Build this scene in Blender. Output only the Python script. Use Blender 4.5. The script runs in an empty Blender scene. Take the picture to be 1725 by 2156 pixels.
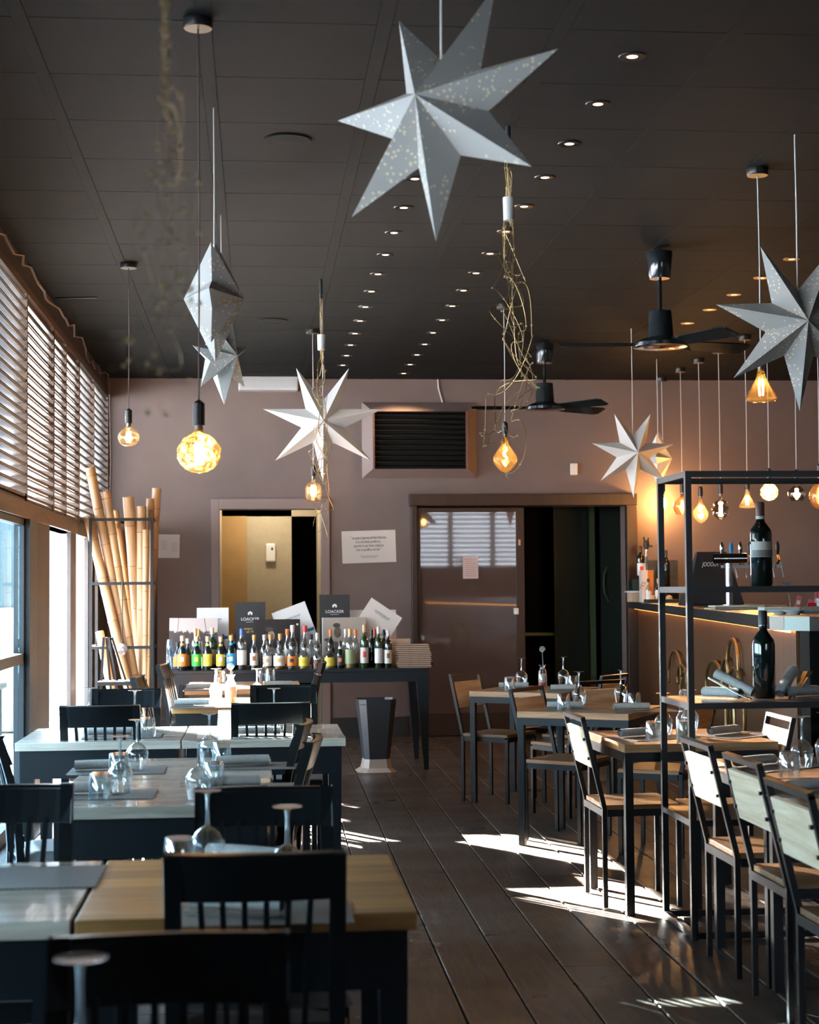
import bpy, math, random
from mathutils import Vector, Matrix, Euler
random.seed(7)
sc = bpy.context.scene
COL = sc.collection
PI = math.pi
# ------------------------------------------------------------------ camera
FPX, CXP, CYP, CAMH = 3500.0, 862.5, 1078.0, 1.42
yaw, pitch, rho = math.atan(324/FPX), math.atan(159.4/FPX), 0.008
Fv = Vector((math.sin(yaw)*math.cos(pitch), math.cos(yaw)*math.cos(pitch), math.sin(pitch)))
R0 = Vector((math.cos(yaw), -math.sin(yaw), 0)); U0 = R0.cross(Fv)
Rv = R0*math.cos(rho) - U0*math.sin(rho); Uv = U0*math.cos(rho) + R0*math.sin(rho)
CAM = Vector((0, 0, CAMH))
cd = bpy.data.cameras.new('camera'); cam = bpy.data.objects.new('camera', cd); COL.objects.link(cam)
m3 = Matrix((Rv, Uv, -Fv)).transposed()
cam.matrix_world = Matrix.Translation(CAM) @ m3.to_4x4()
cd.sensor_fit = 'HORIZONTAL'; cd.sensor_width = 24.0; cd.lens = FPX/1725*24.0
cd.clip_start = 0.05; cd.clip_end = 200
cd.dof.use_dof = True; cd.dof.focus_distance = 9.0; cd.dof.aperture_fstop = 4.0
sc.camera = cam
# ------------------------------------------------------------------ world, sun, exposure
SUN_DIR = Vector((1.0, -1.5, -1.8*0.31)).normalized()
w = bpy.data.worlds.new('world'); sc.world = w; w.use_nodes = True
nt = w.node_tree; nt.nodes.clear()
out = nt.nodes.new('ShaderNodeOutputWorld'); bg = nt.nodes.new('ShaderNodeBackground')
tc = nt.nodes.new('ShaderNodeTexCoord'); sep = nt.nodes.new('ShaderNodeSeparateXYZ'); cr = nt.nodes.new('ShaderNodeValToRGB')
nt.links.new(tc.outputs['Generated'], sep.inputs[0]); nt.links.new(sep.outputs['Z'], cr.inputs[0])
cr.color_ramp.elements[0].color = (0.81, 0.90, 1.0, 1); cr.color_ramp.elements[0].position = 0.0
cr.color_ramp.elements[1].color = (0.52, 0.70, 1.0, 1); cr.color_ramp.elements[1].position = 0.8
nt.links.new(cr.outputs[0], bg.inputs[0]); bg.inputs[1].default_value = 23.0
nt.links.new(bg.outputs[0], out.inputs[0])
sl = bpy.data.lights.new('sun', 'SUN'); sl.energy = 620.0; sl.angle = math.radians(0.6); sl.color = (1.0, 0.93, 0.86)
so = bpy.data.objects.new('sun', sl); COL.objects.link(so); so.location = (-6, 20, 6)
so.rotation_euler = SUN_DIR.to_track_quat('-Z', 'Y').to_euler()
vs = sc.view_settings; vs.view_transform = 'Standard'; vs.look = 'None'; vs.gamma = 1.0; vs.exposure = 0.55; vs.use_curve_mapping = False
cy = sc.cycles
cy.use_denoising = True; cy.max_bounces = 9; cy.transparent_max_bounces = 24; cy.diffuse_bounces = 4; cy.glossy_bounces = 4
cy.transmission_bounces = 6; cy.sample_clamp_indirect = 6.0; cy.caustics_reflective = False; cy.caustics_refractive = False
cy.use_adaptive_sampling = True; cy.adaptive_threshold = 0.02
# ------------------------------------------------------------------ where a pixel of the photograph lies in the room
def ray(px, py): return Fv + Rv*((px-CXP)/FPX) - Uv*((py-CYP)/FPX)
def atz(px, py, z): r = ray(px, py); return CAM + r*((z-CAMH)/r.z)
def aty(px, py, y): r = ray(px, py); return CAM + r*(y/r.y)
# ------------------------------------------------------------------ mesh builder
class MB:
    def __init__(s): s.v = []; s.f = []; s.mi = []; s.k = 0
    def add(s, vs_, fs, M=None):
        b = len(s.v)
        for p in vs_:
            p = Vector(p)
            s.v.append(M @ p if M is not None else p)
        for f in fs: s.f.append([b+i for i in f]); s.mi.append(s.k)
        return s
    def box(s, c, d, rot=None, M=None):
        x, y, z = d[0]/2, d[1]/2, d[2]/2
        vs_ = [(-x,-y,-z),(x,-y,-z),(x,y,-z),(-x,y,-z),(-x,-y,z),(x,-y,z),(x,y,z),(-x,y,z)]
        T = Matrix.Translation(Vector(c))
        if rot is not None: T = T @ Euler(rot).to_matrix().to_4x4()
        if M is not None: T = M @ T
        return s.add(vs_, [(0,3,2,1),(4,5,6,7),(0,1,5,4),(1,2,6,5),(2,3,7,6),(3,0,4,7)], T)
    def bb(s, x0, x1, y0, y1, z0, z1): return s.box(((x0+x1)/2, (y0+y1)/2, (z0+z1)/2), (abs(x1-x0), abs(y1-y0), abs(z1-z0)))
    def bar(s, a, b, wd, dp=None, up=(0,0,1)):
        a = Vector(a); b = Vector(b); dp = dp or wd; d = b-a; L = d.length; d.normalize()
        u = Vector(up)
        if abs(d.dot(u)) > .98: u = Vector((0,1,0))
        x = d.cross(u).normalized(); y = x.cross(d)
        M = Matrix((x, y, d)).transposed().to_4x4(); M.translation = (a+b)/2
        return s.box((0,0,0), (wd, dp, L), M=M)
    def tube(s, pts, r, n=8, cap=True):
        pts = [Vector(p) for p in pts]; rs = r if isinstance(r, (list, tuple)) else [r]*len(pts)
        b = len(s.v); prev = None
        for i, p in enumerate(pts):
            d = (pts[min(i+1, len(pts)-1)] - pts[max(i-1, 0)])
            if d.length < 1e-9: d = Vector((0,0,1))
            d.normalize()
            if prev is None:
                u = Vector((0,0,1)) if abs(d.z) < .9 else Vector((1,0,0))
                x = d.cross(u).normalized()
            else:
                x = (prev - d*prev.dot(d))
                x = x.normalized() if x.length > 1e-6 else d.orthogonal().normalized()
            prev = x; y = d.cross(x)
            for j in range(n):
                a = 2*PI*j/n; s.v.append(p + (x*math.cos(a)+y*math.sin(a))*rs[i])
        for i in range(len(pts)-1):
            for j in range(n):
                k = (j+1) % n; s.f.append([b+i*n+j, b+i*n+k, b+(i+1)*n+k, b+(i+1)*n+j]); s.mi.append(s.k)
        if cap:
            s.f.append([b+j for j in range(n)][::-1]); s.mi.append(s.k)
            s.f.append([b+(len(pts)-1)*n+j for j in range(n)]); s.mi.append(s.k)
        return s
    def lathe(s, prof, n=24, c=(0,0,0), a0=0, a1=2*PI, sy=1.0):
        b = len(s.v); full = abs(a1-a0-2*PI) < 1e-6; m = n if full else n+1; c = Vector(c)
        for r, z in prof:
            for j in range(m):
                a = a0+(a1-a0)*j/n; s.v.append(c+Vector((r*math.cos(a), r*math.sin(a)*sy, z)))
        for i in range(len(prof)-1):
            for j in range(n):
                k = (j+1) % m; s.f.append([b+i*m+j, b+i*m+k, b+(i+1)*m+k, b+(i+1)*m+j]); s.mi.append(s.k)
        return s
    def prism(s, poly, z0, z1):
        n = len(poly); vs_ = [(x, y, z0) for x, y in poly]+[(x, y, z1) for x, y in poly]
        return s.add(vs_, [list(range(n))[::-1], list(range(n, 2*n))]+[(i, (i+1) % n, n+(i+1) % n, n+i) for i in range(n)])
    def obj(s, name, mats, parent=None, smooth=False, bevel=0, loc=None, rot=None):
        me = bpy.data.meshes.new(name)
        me.from_pydata([tuple(v) for v in s.v], [], s.f); me.update()
        if not isinstance(mats, (list, tuple)): mats = [mats]
        for m in mats: me.materials.append(m)
        if len(mats) > 1: me.polygons.foreach_set('material_index', s.mi)
        if smooth:
            me.polygons.foreach_set('use_smooth', [True]*len(me.polygons))
            try: me.set_sharp_from_angle(angle=math.radians(40))
            except Exception: pass
        o = bpy.data.objects.new(name, me); COL.objects.link(o)
        if parent: o.parent = parent
        if loc is not None: o.location = loc
        if rot is not None: o.rotation_euler = rot
        if bevel:
            b = o.modifiers.new('bevel', 'BEVEL'); b.width = bevel; b.segments = 2; b.limit_method = 'ANGLE'
        return o
def tag(o, label, cat=None, group=None, kind=None):
    if label: o['label'] = label
    if cat: o['category'] = cat
    if group: o['group'] = group
    if kind: o['kind'] = kind
    return o
def thing(name, label, cat, loc=(0,0,0), rz=0, group=None):
    o = bpy.data.objects.new(name, None); COL.objects.link(o); o.empty_display_size = .1
    o.location = loc; o.rotation_euler = (0, 0, rz)
    return tag(o, label, cat, group)
def dup(root, loc, rz=0, label=None, group=None, scale=None):
    r = root.copy(); COL.objects.link(r); r.location = loc; r.rotation_euler = (0, 0, rz)
    if label: r['label'] = label
    if group: r['group'] = group
    if scale: r.scale = scale
    for ch in list(root.children):
        c = ch.copy(); COL.objects.link(c); c.parent = r
        for g in list(ch.children):
            d = g.copy(); COL.objects.link(d); d.parent = c
    return r
def struct(o, label=None): o['kind'] = 'structure'; return tag(o, label)
def textobj(name, body, size, mat, parent, loc, rot, align='CENTER', shear=0, sx=1):
    c = bpy.data.curves.new(name, 'FONT'); c.body = body; c.size = size; c.align_x = align; c.shear = shear; c.extrude = .0004
    c.materials.append(mat); o = bpy.data.objects.new(name, c); COL.objects.link(o)
    bpy.context.view_layer.update()
    me = bpy.data.meshes.new_from_object(o.evaluated_get(bpy.context.evaluated_depsgraph_get())); bpy.data.objects.remove(o); bpy.data.curves.remove(c)
    o = bpy.data.objects.new(name, me); COL.objects.link(o)
    o.parent = parent; o.location = loc; o.rotation_euler = rot; o.scale = (sx, 1, 1)
    return o
# ------------------------------------------------------------------ materials
def nm(name):
    m = bpy.data.materials.new(name); m.use_nodes = True; m.node_tree.nodes.clear()
    o = m.node_tree.nodes.new('ShaderNodeOutputMaterial'); return m, m.node_tree, o
def N(t, typ, **kw):
    n = t.nodes.new(typ)
    for k, v in kw.items():
        if k in ('operation', 'blend_type', 'noise_dimensions', 'data_type', 'feature', 'distribution', 'offset', 'offset_frequency', 'squash', 'wave_type', 'bands_direction'): setattr(n, k, v)
        else: n.inputs[k].default_value = v
    return n
def c4(c): return (c[0], c[1], c[2], 1)
def pbr(name, col, rough=.5, metal=0, noise=0, nscale=20, spec=.5, bump=0, coat=0, stretch=None, emit=None, es=0):
    m, t, o = nm(name); b = t.nodes.new('ShaderNodeBsdfPrincipled'); t.links.new(b.outputs[0], o.inputs[0])
    b.inputs['Base Color'].default_value = c4(col); b.inputs['Roughness'].default_value = rough
    b.inputs['Metallic'].default_value = metal; b.inputs['Specular IOR Level'].default_value = spec
    b.inputs['Coat Weight'].default_value = coat
    if emit: b.inputs['Emission Color'].default_value = c4(emit); b.inputs['Emission Strength'].default_value = es
    if noise or bump:
        tc_ = t.nodes.new('ShaderNodeTexCoord'); mp = t.nodes.new('ShaderNodeMapping')
        mp.inputs['Scale'].default_value = stretch or (1,1,1)
        nz = N(t, 'ShaderNodeTexNoise', Scale=nscale, Detail=5.0)
        t.links.new(tc_.outputs['Object'], mp.inputs[0]); t.links.new(mp.outputs[0], nz.inputs['Vector'])
        if noise:
            rr = t.nodes.new('ShaderNodeValToRGB'); e = rr.color_ramp.elements
            e[0].position = .3; e[1].position = .7
            e[0].color = c4([max(0, x*(1-noise)) for x in col]); e[1].color = c4([min(1, x*(1+noise)) for x in col])
            t.links.new(nz.outputs[0], rr.inputs[0]); t.links.new(rr.outputs[0], b.inputs['Base Color'])
        if bump:
            bp = N(t, 'ShaderNodeBump', Strength=bump, Distance=.004); t.links.new(nz.outputs[0], bp.inputs['Height']); t.links.new(bp.outputs[0], b.inputs['Normal'])
    return m
def wood(name, dark, light, rough=.45, scale=1.0, axis='X', plank=0, knots=True, coat=0.0, bump=.15):
    m, t, o = nm(name); b = t.nodes.new('ShaderNodeBsdfPrincipled'); t.links.new(b.outputs[0], o.inputs[0])
    tc_ = t.nodes.new('ShaderNodeTexCoord'); oi = t.nodes.new('ShaderNodeObjectInfo')
    ad = t.nodes.new('ShaderNodeVectorMath'); ad.operation = 'ADD'
    sc_ = t.nodes.new('ShaderNodeVectorMath'); sc_.operation = 'SCALE'; sc_.inputs['Scale'].default_value = 7.0
    cmb = t.nodes.new('ShaderNodeCombineXYZ')
    for k in range(3): t.links.new(oi.outputs['Random'], cmb.inputs[k])
    t.links.new(cmb.outputs[0], sc_.inputs[0]); t.links.new(tc_.outputs['Object'], ad.inputs[0]); t.links.new(sc_.outputs[0], ad.inputs[1])
    mp = t.nodes.new('ShaderNodeMapping')
    st = {'X': (1.2, 14, 14), 'Y': (14, 1.2, 14), 'Z': (14, 14, 1.2)}[axis]
    mp.inputs['Scale'].default_value = [x*scale for x in st]
    t.links.new(ad.outputs[0], mp.inputs[0])
    nz = N(t, 'ShaderNodeTexNoise', Scale=2.2, Detail=7.0, Roughness=.62, Distortion=.6); t.links.new(mp.outputs[0], nz.inputs['Vector'])
    rr = t.nodes.new('ShaderNodeValToRGB'); e = rr.color_ramp.elements
    e[0].position = .30; e[0].color = c4(dark); e[1].position = .66; e[1].color = c4(light)
    t.links.new(nz.outputs[0], rr.inputs[0]); last = rr.outputs[0]
    if plank:
        sp = t.nodes.new('ShaderNodeSeparateXYZ'); t.links.new(tc_.outputs['Object'], sp.inputs[0])
        ax = {'X': 'Y', 'Y': 'X', 'Z': 'X'}[axis]
        dv = N(t, 'ShaderNodeMath', operation='DIVIDE'); dv.inputs[1].default_value = plank; t.links.new(sp.outputs[ax], dv.inputs[0])
        fl = N(t, 'ShaderNodeMath', operation='FLOOR'); t.links.new(dv.outputs[0], fl.inputs[0])
        ad2 = N(t, 'ShaderNodeMath', operation='ADD'); t.links.new(fl.outputs[0], ad2.inputs[0]); t.links.new(oi.outputs['Random'], ad2.inputs[1])
        wn = t.nodes.new('ShaderNodeTexWhiteNoise'); wn.noise_dimensions = '1D'; t.links.new(ad2.outputs[0], wn.inputs['W'])
        mr = t.nodes.new('ShaderNodeMapRange'); mr.inputs[3].default_value = .62; mr.inputs[4].default_value = 1.18; t.links.new(wn.outputs['Value'], mr.inputs[0])
        mx = t.nodes.new('ShaderNodeVectorMath'); mx.operation = 'SCALE'; t.links.new(last, mx.inputs[0]); t.links.new(mr.outputs[0], mx.inputs['Scale']); last = mx.outputs[0]
    t.links.new(last, b.inputs['Base Color']); b.inputs['Roughness'].default_value = rough; b.inputs['Coat Weight'].default_value = coat
    bp = N(t, 'ShaderNodeBump', Strength=bump, Distance=.002); t.links.new(nz.outputs[0], bp.inputs['Height']); t.links.new(bp.outputs[0], b.inputs['Normal'])
    return m
def thin(name, tint, lo=.05, hi=.75, power=3.0, rough=.02, gcol=(1,1,1), haze=0):
    """thin-walled glass: clear straight on, mirror-like at the rim"""
    m, t, o = nm(name); mx = t.nodes.new('ShaderNodeMixShader'); tr = N(t, 'ShaderNodeBsdfTransparent', Color=c4(tint))
    gl = N(t, 'ShaderNodeBsdfGlossy', Color=c4(gcol), Roughness=rough); lw = N(t, 'ShaderNodeLayerWeight', Blend=.5)
    pw = N(t, 'ShaderNodeMath', operation='POWER'); pw.inputs[1].default_value = power
    mr = t.nodes.new('ShaderNodeMapRange'); mr.inputs[3].default_value = lo; mr.inputs[4].default_value = hi
    t.links.new(lw.outputs['Facing'], pw.inputs[0]); t.links.new(pw.outputs[0], mr.inputs[0]); t.links.new(mr.outputs[0], mx.inputs[0])
    t.links.new(tr.outputs[0], mx.inputs[1]); t.links.new(gl.outputs[0], mx.inputs[2])
    if haze:
        df = N(t, 'ShaderNodeBsdfTranslucent', Color=(1,1,1,1)); d2 = N(t, 'ShaderNodeBsdfDiffuse', Color=(1,1,1,1)); mh = t.nodes.new('ShaderNodeMixShader')
        t.links.new(df.outputs[0], mh.inputs[1]); t.links.new(d2.outputs[0], mh.inputs[2]); m4 = t.nodes.new('ShaderNodeMixShader'); m4.inputs[0].default_value = haze
        t.links.new(mx.outputs[0], m4.inputs[1]); t.links.new(mh.outputs[0], m4.inputs[2]); t.links.new(m4.outputs[0], o.inputs[0])
    else: t.links.new(mx.outputs[0], o.inputs[0])
    return m
def emis(name, col, s):
    m, t, o = nm(name); e = N(t, 'ShaderNodeEmission', Color=c4(col), Strength=s); t.links.new(e.outputs[0], o.inputs[0]); return m
M = {}
M['black'] = pbr('black_lacquer', (.006,.007,.008), .30, spec=.30)
M['frame'] = pbr('black_steel', (.006,.007,.008), .36, spec=.3)
M['apron'] = pbr('black_painted_wood', (.006,.009,.012), .42, spec=.3)
M['oak'] = wood('pale_oak_top', (.45,.36,.27), (.78,.68,.56), .24, axis='X', plank=.13, coat=.5, bump=.06)
M['oakw'] = wood('warm_oak_top', (.38,.16,.045), (.64,.33,.11), .34, axis='X', plank=.11, bump=.08)
M['chairwood'] = wood('pine_panel', (.60,.38,.20), (.93,.75,.54), .5, axis='X', scale=.8)
M['seatwood'] = wood('oiled_seat', (.10,.05,.02), (.25,.125,.05), .42, axis='Y')
M['rtop'] = wood('brown_table_top', (.22,.09,.035), (.50,.26,.11), .38, axis='X', plank=.12)
M['cushion'] = pbr('grey_cushion', (.20,.20,.20), .38)
M['wall'] = pbr('mauve_paint', (.165,.122,.108), .75, noise=.06, nscale=3)
M['walltrim'] = pbr('mauve_trim', (.25,.18,.16), .5)
M['white'] = pbr('white_paint', (.75,.73,.70), .45)
M['plastic'] = pbr('white_plastic', (.78,.76,.72), .35)
M['paper'] = pbr('star_paper', (.80,.76,.70), .8)
M['slat'] = wood('dark_slat', (.06,.035,.022), (.14,.085,.055), .45, axis='Y', scale=.6)
M['slatface'] = pbr('painted_slat', (.19,.195,.20), .45, noise=.25, nscale=9, stretch=(6,1,6))
M['darkwood'] = wood('dark_brown_frame', (.020,.010,.006), (.042,.020,.011), .42, axis='Z', scale=.5)
M['winframe'] = pbr('window_frame', (.025,.024,.025), .4)
M['mull'] = pbr('brown_post', (.045,.035,.032), .5)
M['bamboo'] = wood('bamboo_skin', (.29,.155,.065), (.50,.30,.14), .38, axis='Z', scale=.5, bump=.05)
M['bnode'] = pbr('bamboo_node', (.22,.11,.045), .6)
M['glass'] = thin('drinking_glass', (.96,.98,.98), .10, 1.0, 1.6, haze=.007)
M['glassthick'] = thin('thick_glass', (.85,.88,.9), .42, 1.0, 1.2, rough=.06, haze=.05)
M['pane'] = thin('window_pane', (.72,.84,.87), .05, .40, 5)
def bulbm(name, tint, k, gcol, dimple=0, lo=.06, power=2.5):
    m, t, o = nm(name); mx = t.nodes.new('ShaderNodeMixShader'); tr = N(t, 'ShaderNodeBsdfTransparent', Color=c4(tint))
    gl = N(t, 'ShaderNodeBsdfGlossy', Color=c4(gcol), Roughness=.03); lw = N(t, 'ShaderNodeLayerWeight', Blend=.5)
    pw = N(t, 'ShaderNodeMath', operation='POWER'); pw.inputs[1].default_value = power
    mr = t.nodes.new('ShaderNodeMapRange'); mr.inputs[3].default_value = lo; mr.inputs[4].default_value = .85
    t.links.new(lw.outputs['Facing'], pw.inputs[0]); t.links.new(pw.outputs[0], mr.inputs[0])
    tl = N(t, 'ShaderNodeBsdfTranslucent', Color=c4(gcol)); m2 = t.nodes.new('ShaderNodeMixShader'); m2.inputs[0].default_value = k
    t.links.new(tr.outputs[0], m2.inputs[1]); t.links.new(tl.outputs[0], m2.inputs[2])
    if dimple:
        tc_ = t.nodes.new('ShaderNodeTexCoord'); v = N(t, 'ShaderNodeTexNoise', Scale=34.0, Detail=1.0, Distortion=1.2); t.links.new(tc_.outputs['Object'], v.inputs['Vector'])
        rg = t.nodes.new('ShaderNodeMapRange'); rg.inputs[1].default_value = .46; rg.inputs[2].default_value = .60; rg.inputs[3].default_value = .04; rg.inputs[4].default_value = k*1.9
        t.links.new(v.outputs[0], rg.inputs[0]); t.links.new(rg.outputs[0], m2.inputs[0])
        bp = N(t, 'ShaderNodeBump', Strength=.9, Distance=.01); t.links.new(v.outputs[0], bp.inputs['Height']); t.links.new(bp.outputs[0], gl.inputs['Normal'])
    t.links.new(mr.outputs[0], mx.inputs[0]); t.links.new(m2.outputs[0], mx.inputs[1]); t.links.new(gl.outputs[0], mx.inputs[2]); t.links.new(mx.outputs[0], o.inputs[0]); return m
M['bulbbumpy'] = bulbm('bulb_dimpled', (.98,.80,.50), .30, (1,.72,.36), 1)
M['bulbclear'] = bulbm('bulb_clear', (.97,.88,.72), .02, (1,.80,.5))
M['bulbamber'] = bulbm('bulb_amber', (.98,.78,.46), .045, (1,.70,.34))
M['bulbsmoke'] = bulbm('bulb_smoke', (.40,.15,.07), .03, (1,.6,.35), lo=.12)
M['bulbgrey'] = thin('bulb_grey', (.70,.66,.60), .10, .85, 2.2)
M['fil'] = emis('hot_filament', (1.0,.60,.24), 60)
M['fil2'] = emis('soft_filament', (1.0,.50,.16), 14)
M['spot'] = emis('downlight_lamp', (1.0,.72,.48), 4)
M['spotdim'] = emis('downlight_dim', (1.0,.60,.35), 1.6)
M['led'] = emis('led_strip', (1.0,.42,.10), 9)
M['socket'] = pbr('black_socket', (.03,.027,.025), .3, metal=.5)
M['cord'] = pbr('brown_cord', (.10,.065,.055), .7)
M['cordw'] = pbr('white_cord', (.75,.72,.68), .6)
M['gold'] = pbr('gold_wire', (.34,.23,.10), .35, metal=.9)
M['bead'] = pbr('led_bead', (.45,.36,.2), .3, emit=(1,.8,.45), es=.03)
M['chrome'] = pbr('chrome', (.6,.6,.6), .12, metal=1)
M['steel'] = pbr('brushed_steel', (.20,.19,.17), .42, metal=1)
M['napkin'] = pbr('grey_napkin', (.46,.43,.39), .9, noise=.12, nscale=60)
M['napkind'] = pbr('napkin_fold', (.10,.095,.09), .9)
M['cutlery'] = pbr('cutlery', (.55,.5,.45), .2, metal=1)
M['slate'] = pbr('bar_slate', (.030,.030,.030), .25, noise=.2, nscale=12)
M['barwood'] = wood('bar_panel', (.065,.026,.011), (.125,.052,.021), .4, axis='Z', scale=.6)
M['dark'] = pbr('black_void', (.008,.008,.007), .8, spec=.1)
M['cream'] = pbr('cream_paint', (.42,.35,.23), .6, noise=.04)
M['tan'] = pbr('tan_door', (.40,.24,.09), .5, noise=.08, nscale=5)
M['green'] = pbr('dark_green_wall', (.030,.045,.030), .6)
M['greenl'] = pbr('pale_green_jamb', (.24,.30,.15), .4)
M['fan'] = pbr('fan_black', (.012,.016,.018), .12, coat=.5)
M['bin'] = pbr('bin_blackboard', (.025,.032,.038), .45)
M['binbase'] = pbr('bin_base_beige', (.40,.32,.25), .5)
M['ink'] = pbr('black_ink', (.02,.02,.02), .6)
M['inkw'] = pbr('white_ink', (.8,.78,.74), .6)
M['inky'] = pbr('yellow_ink', (.75,.45,.08), .6)
M['sheet'] = pbr('white_sheet', (.72,.69,.66), .35)
M['cardw'] = pbr('cream_card', (.66,.60,.54), .5)
M['cardb'] = pbr('black_card', (.012,.014,.016), .5)
M['blue'] = pbr('blue_patch', (.02,.13,.32), .5)
M['kraft'] = pbr('kraft_paper', (.52,.36,.24), .8, noise=.1)
M['kraftd'] = pbr('menu_edge', (.13,.06,.05), .8)
M['red'] = pbr('red_card', (.60,.02,.03), .5)
M['pink'] = pbr('pink_card', (.72,.14,.15), .5)
M['teal'] = pbr('teal_tube', (.02,.35,.27), .35)
M['bluegrey'] = pbr('outdoor_bluegrey', (.10,.14,.16), .7, noise=.25, nscale=2.5)
M['deck'] = pbr('terrace_floor', (.50,.50,.49), .8, noise=.15, nscale=4)
M['weather'] = wood('weathered_planks', (.16,.12,.085), (.30,.24,.18), .8, axis='Z')
M['outtable'] = pbr('outdoor_table', (.22,.27,.30), .5)
def matt_mat():
    m, t, o = nm('woven_placemat'); b = t.nodes.new('ShaderNodeBsdfPrincipled'); t.links.new(b.outputs[0], o.inputs[0])
    tc_ = t.nodes.new('ShaderNodeTexCoord'); ck = N(t, 'ShaderNodeTexChecker', Scale=130.0); t.links.new(tc_.outputs['Object'], ck.inputs[0])
    ck.inputs[1].default_value = (.13,.115,.105,1); ck.inputs[2].default_value = (.24,.215,.195,1)
    t.links.new(ck.outputs[0], b.inputs['Base Color']); b.inputs['Roughness'].default_value = .55
    return m
M['placemat'] = matt_mat()
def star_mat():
    m, t, o = nm('paper_lit_holes'); b = t.nodes.new('ShaderNodeBsdfPrincipled')
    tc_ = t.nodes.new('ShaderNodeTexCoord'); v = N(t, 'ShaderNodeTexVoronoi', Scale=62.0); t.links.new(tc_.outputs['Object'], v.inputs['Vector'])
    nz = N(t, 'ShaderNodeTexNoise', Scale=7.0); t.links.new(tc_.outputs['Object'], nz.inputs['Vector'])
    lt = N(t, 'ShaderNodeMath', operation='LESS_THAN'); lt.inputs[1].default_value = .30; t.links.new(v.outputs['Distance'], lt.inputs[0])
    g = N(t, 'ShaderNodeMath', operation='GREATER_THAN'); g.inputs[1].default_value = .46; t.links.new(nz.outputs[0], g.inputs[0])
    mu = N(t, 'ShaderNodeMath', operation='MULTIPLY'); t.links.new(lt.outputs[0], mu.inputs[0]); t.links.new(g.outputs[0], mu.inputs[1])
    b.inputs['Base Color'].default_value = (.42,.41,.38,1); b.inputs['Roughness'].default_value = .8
    mxc = t.nodes.new('ShaderNodeMix'); mxc.data_type = 'RGBA'; t.links.new(mu.outputs[0], mxc.inputs[0]); mxc.inputs[6].default_value = (.42,.41,.38,1); mxc.inputs[7].default_value = (.74,.66,.48,1)  # pale dots paint the lit inside showing through the holes
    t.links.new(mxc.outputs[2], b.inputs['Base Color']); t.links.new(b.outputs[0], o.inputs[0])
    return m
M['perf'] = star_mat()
FROT = math.radians(.6)
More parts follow.
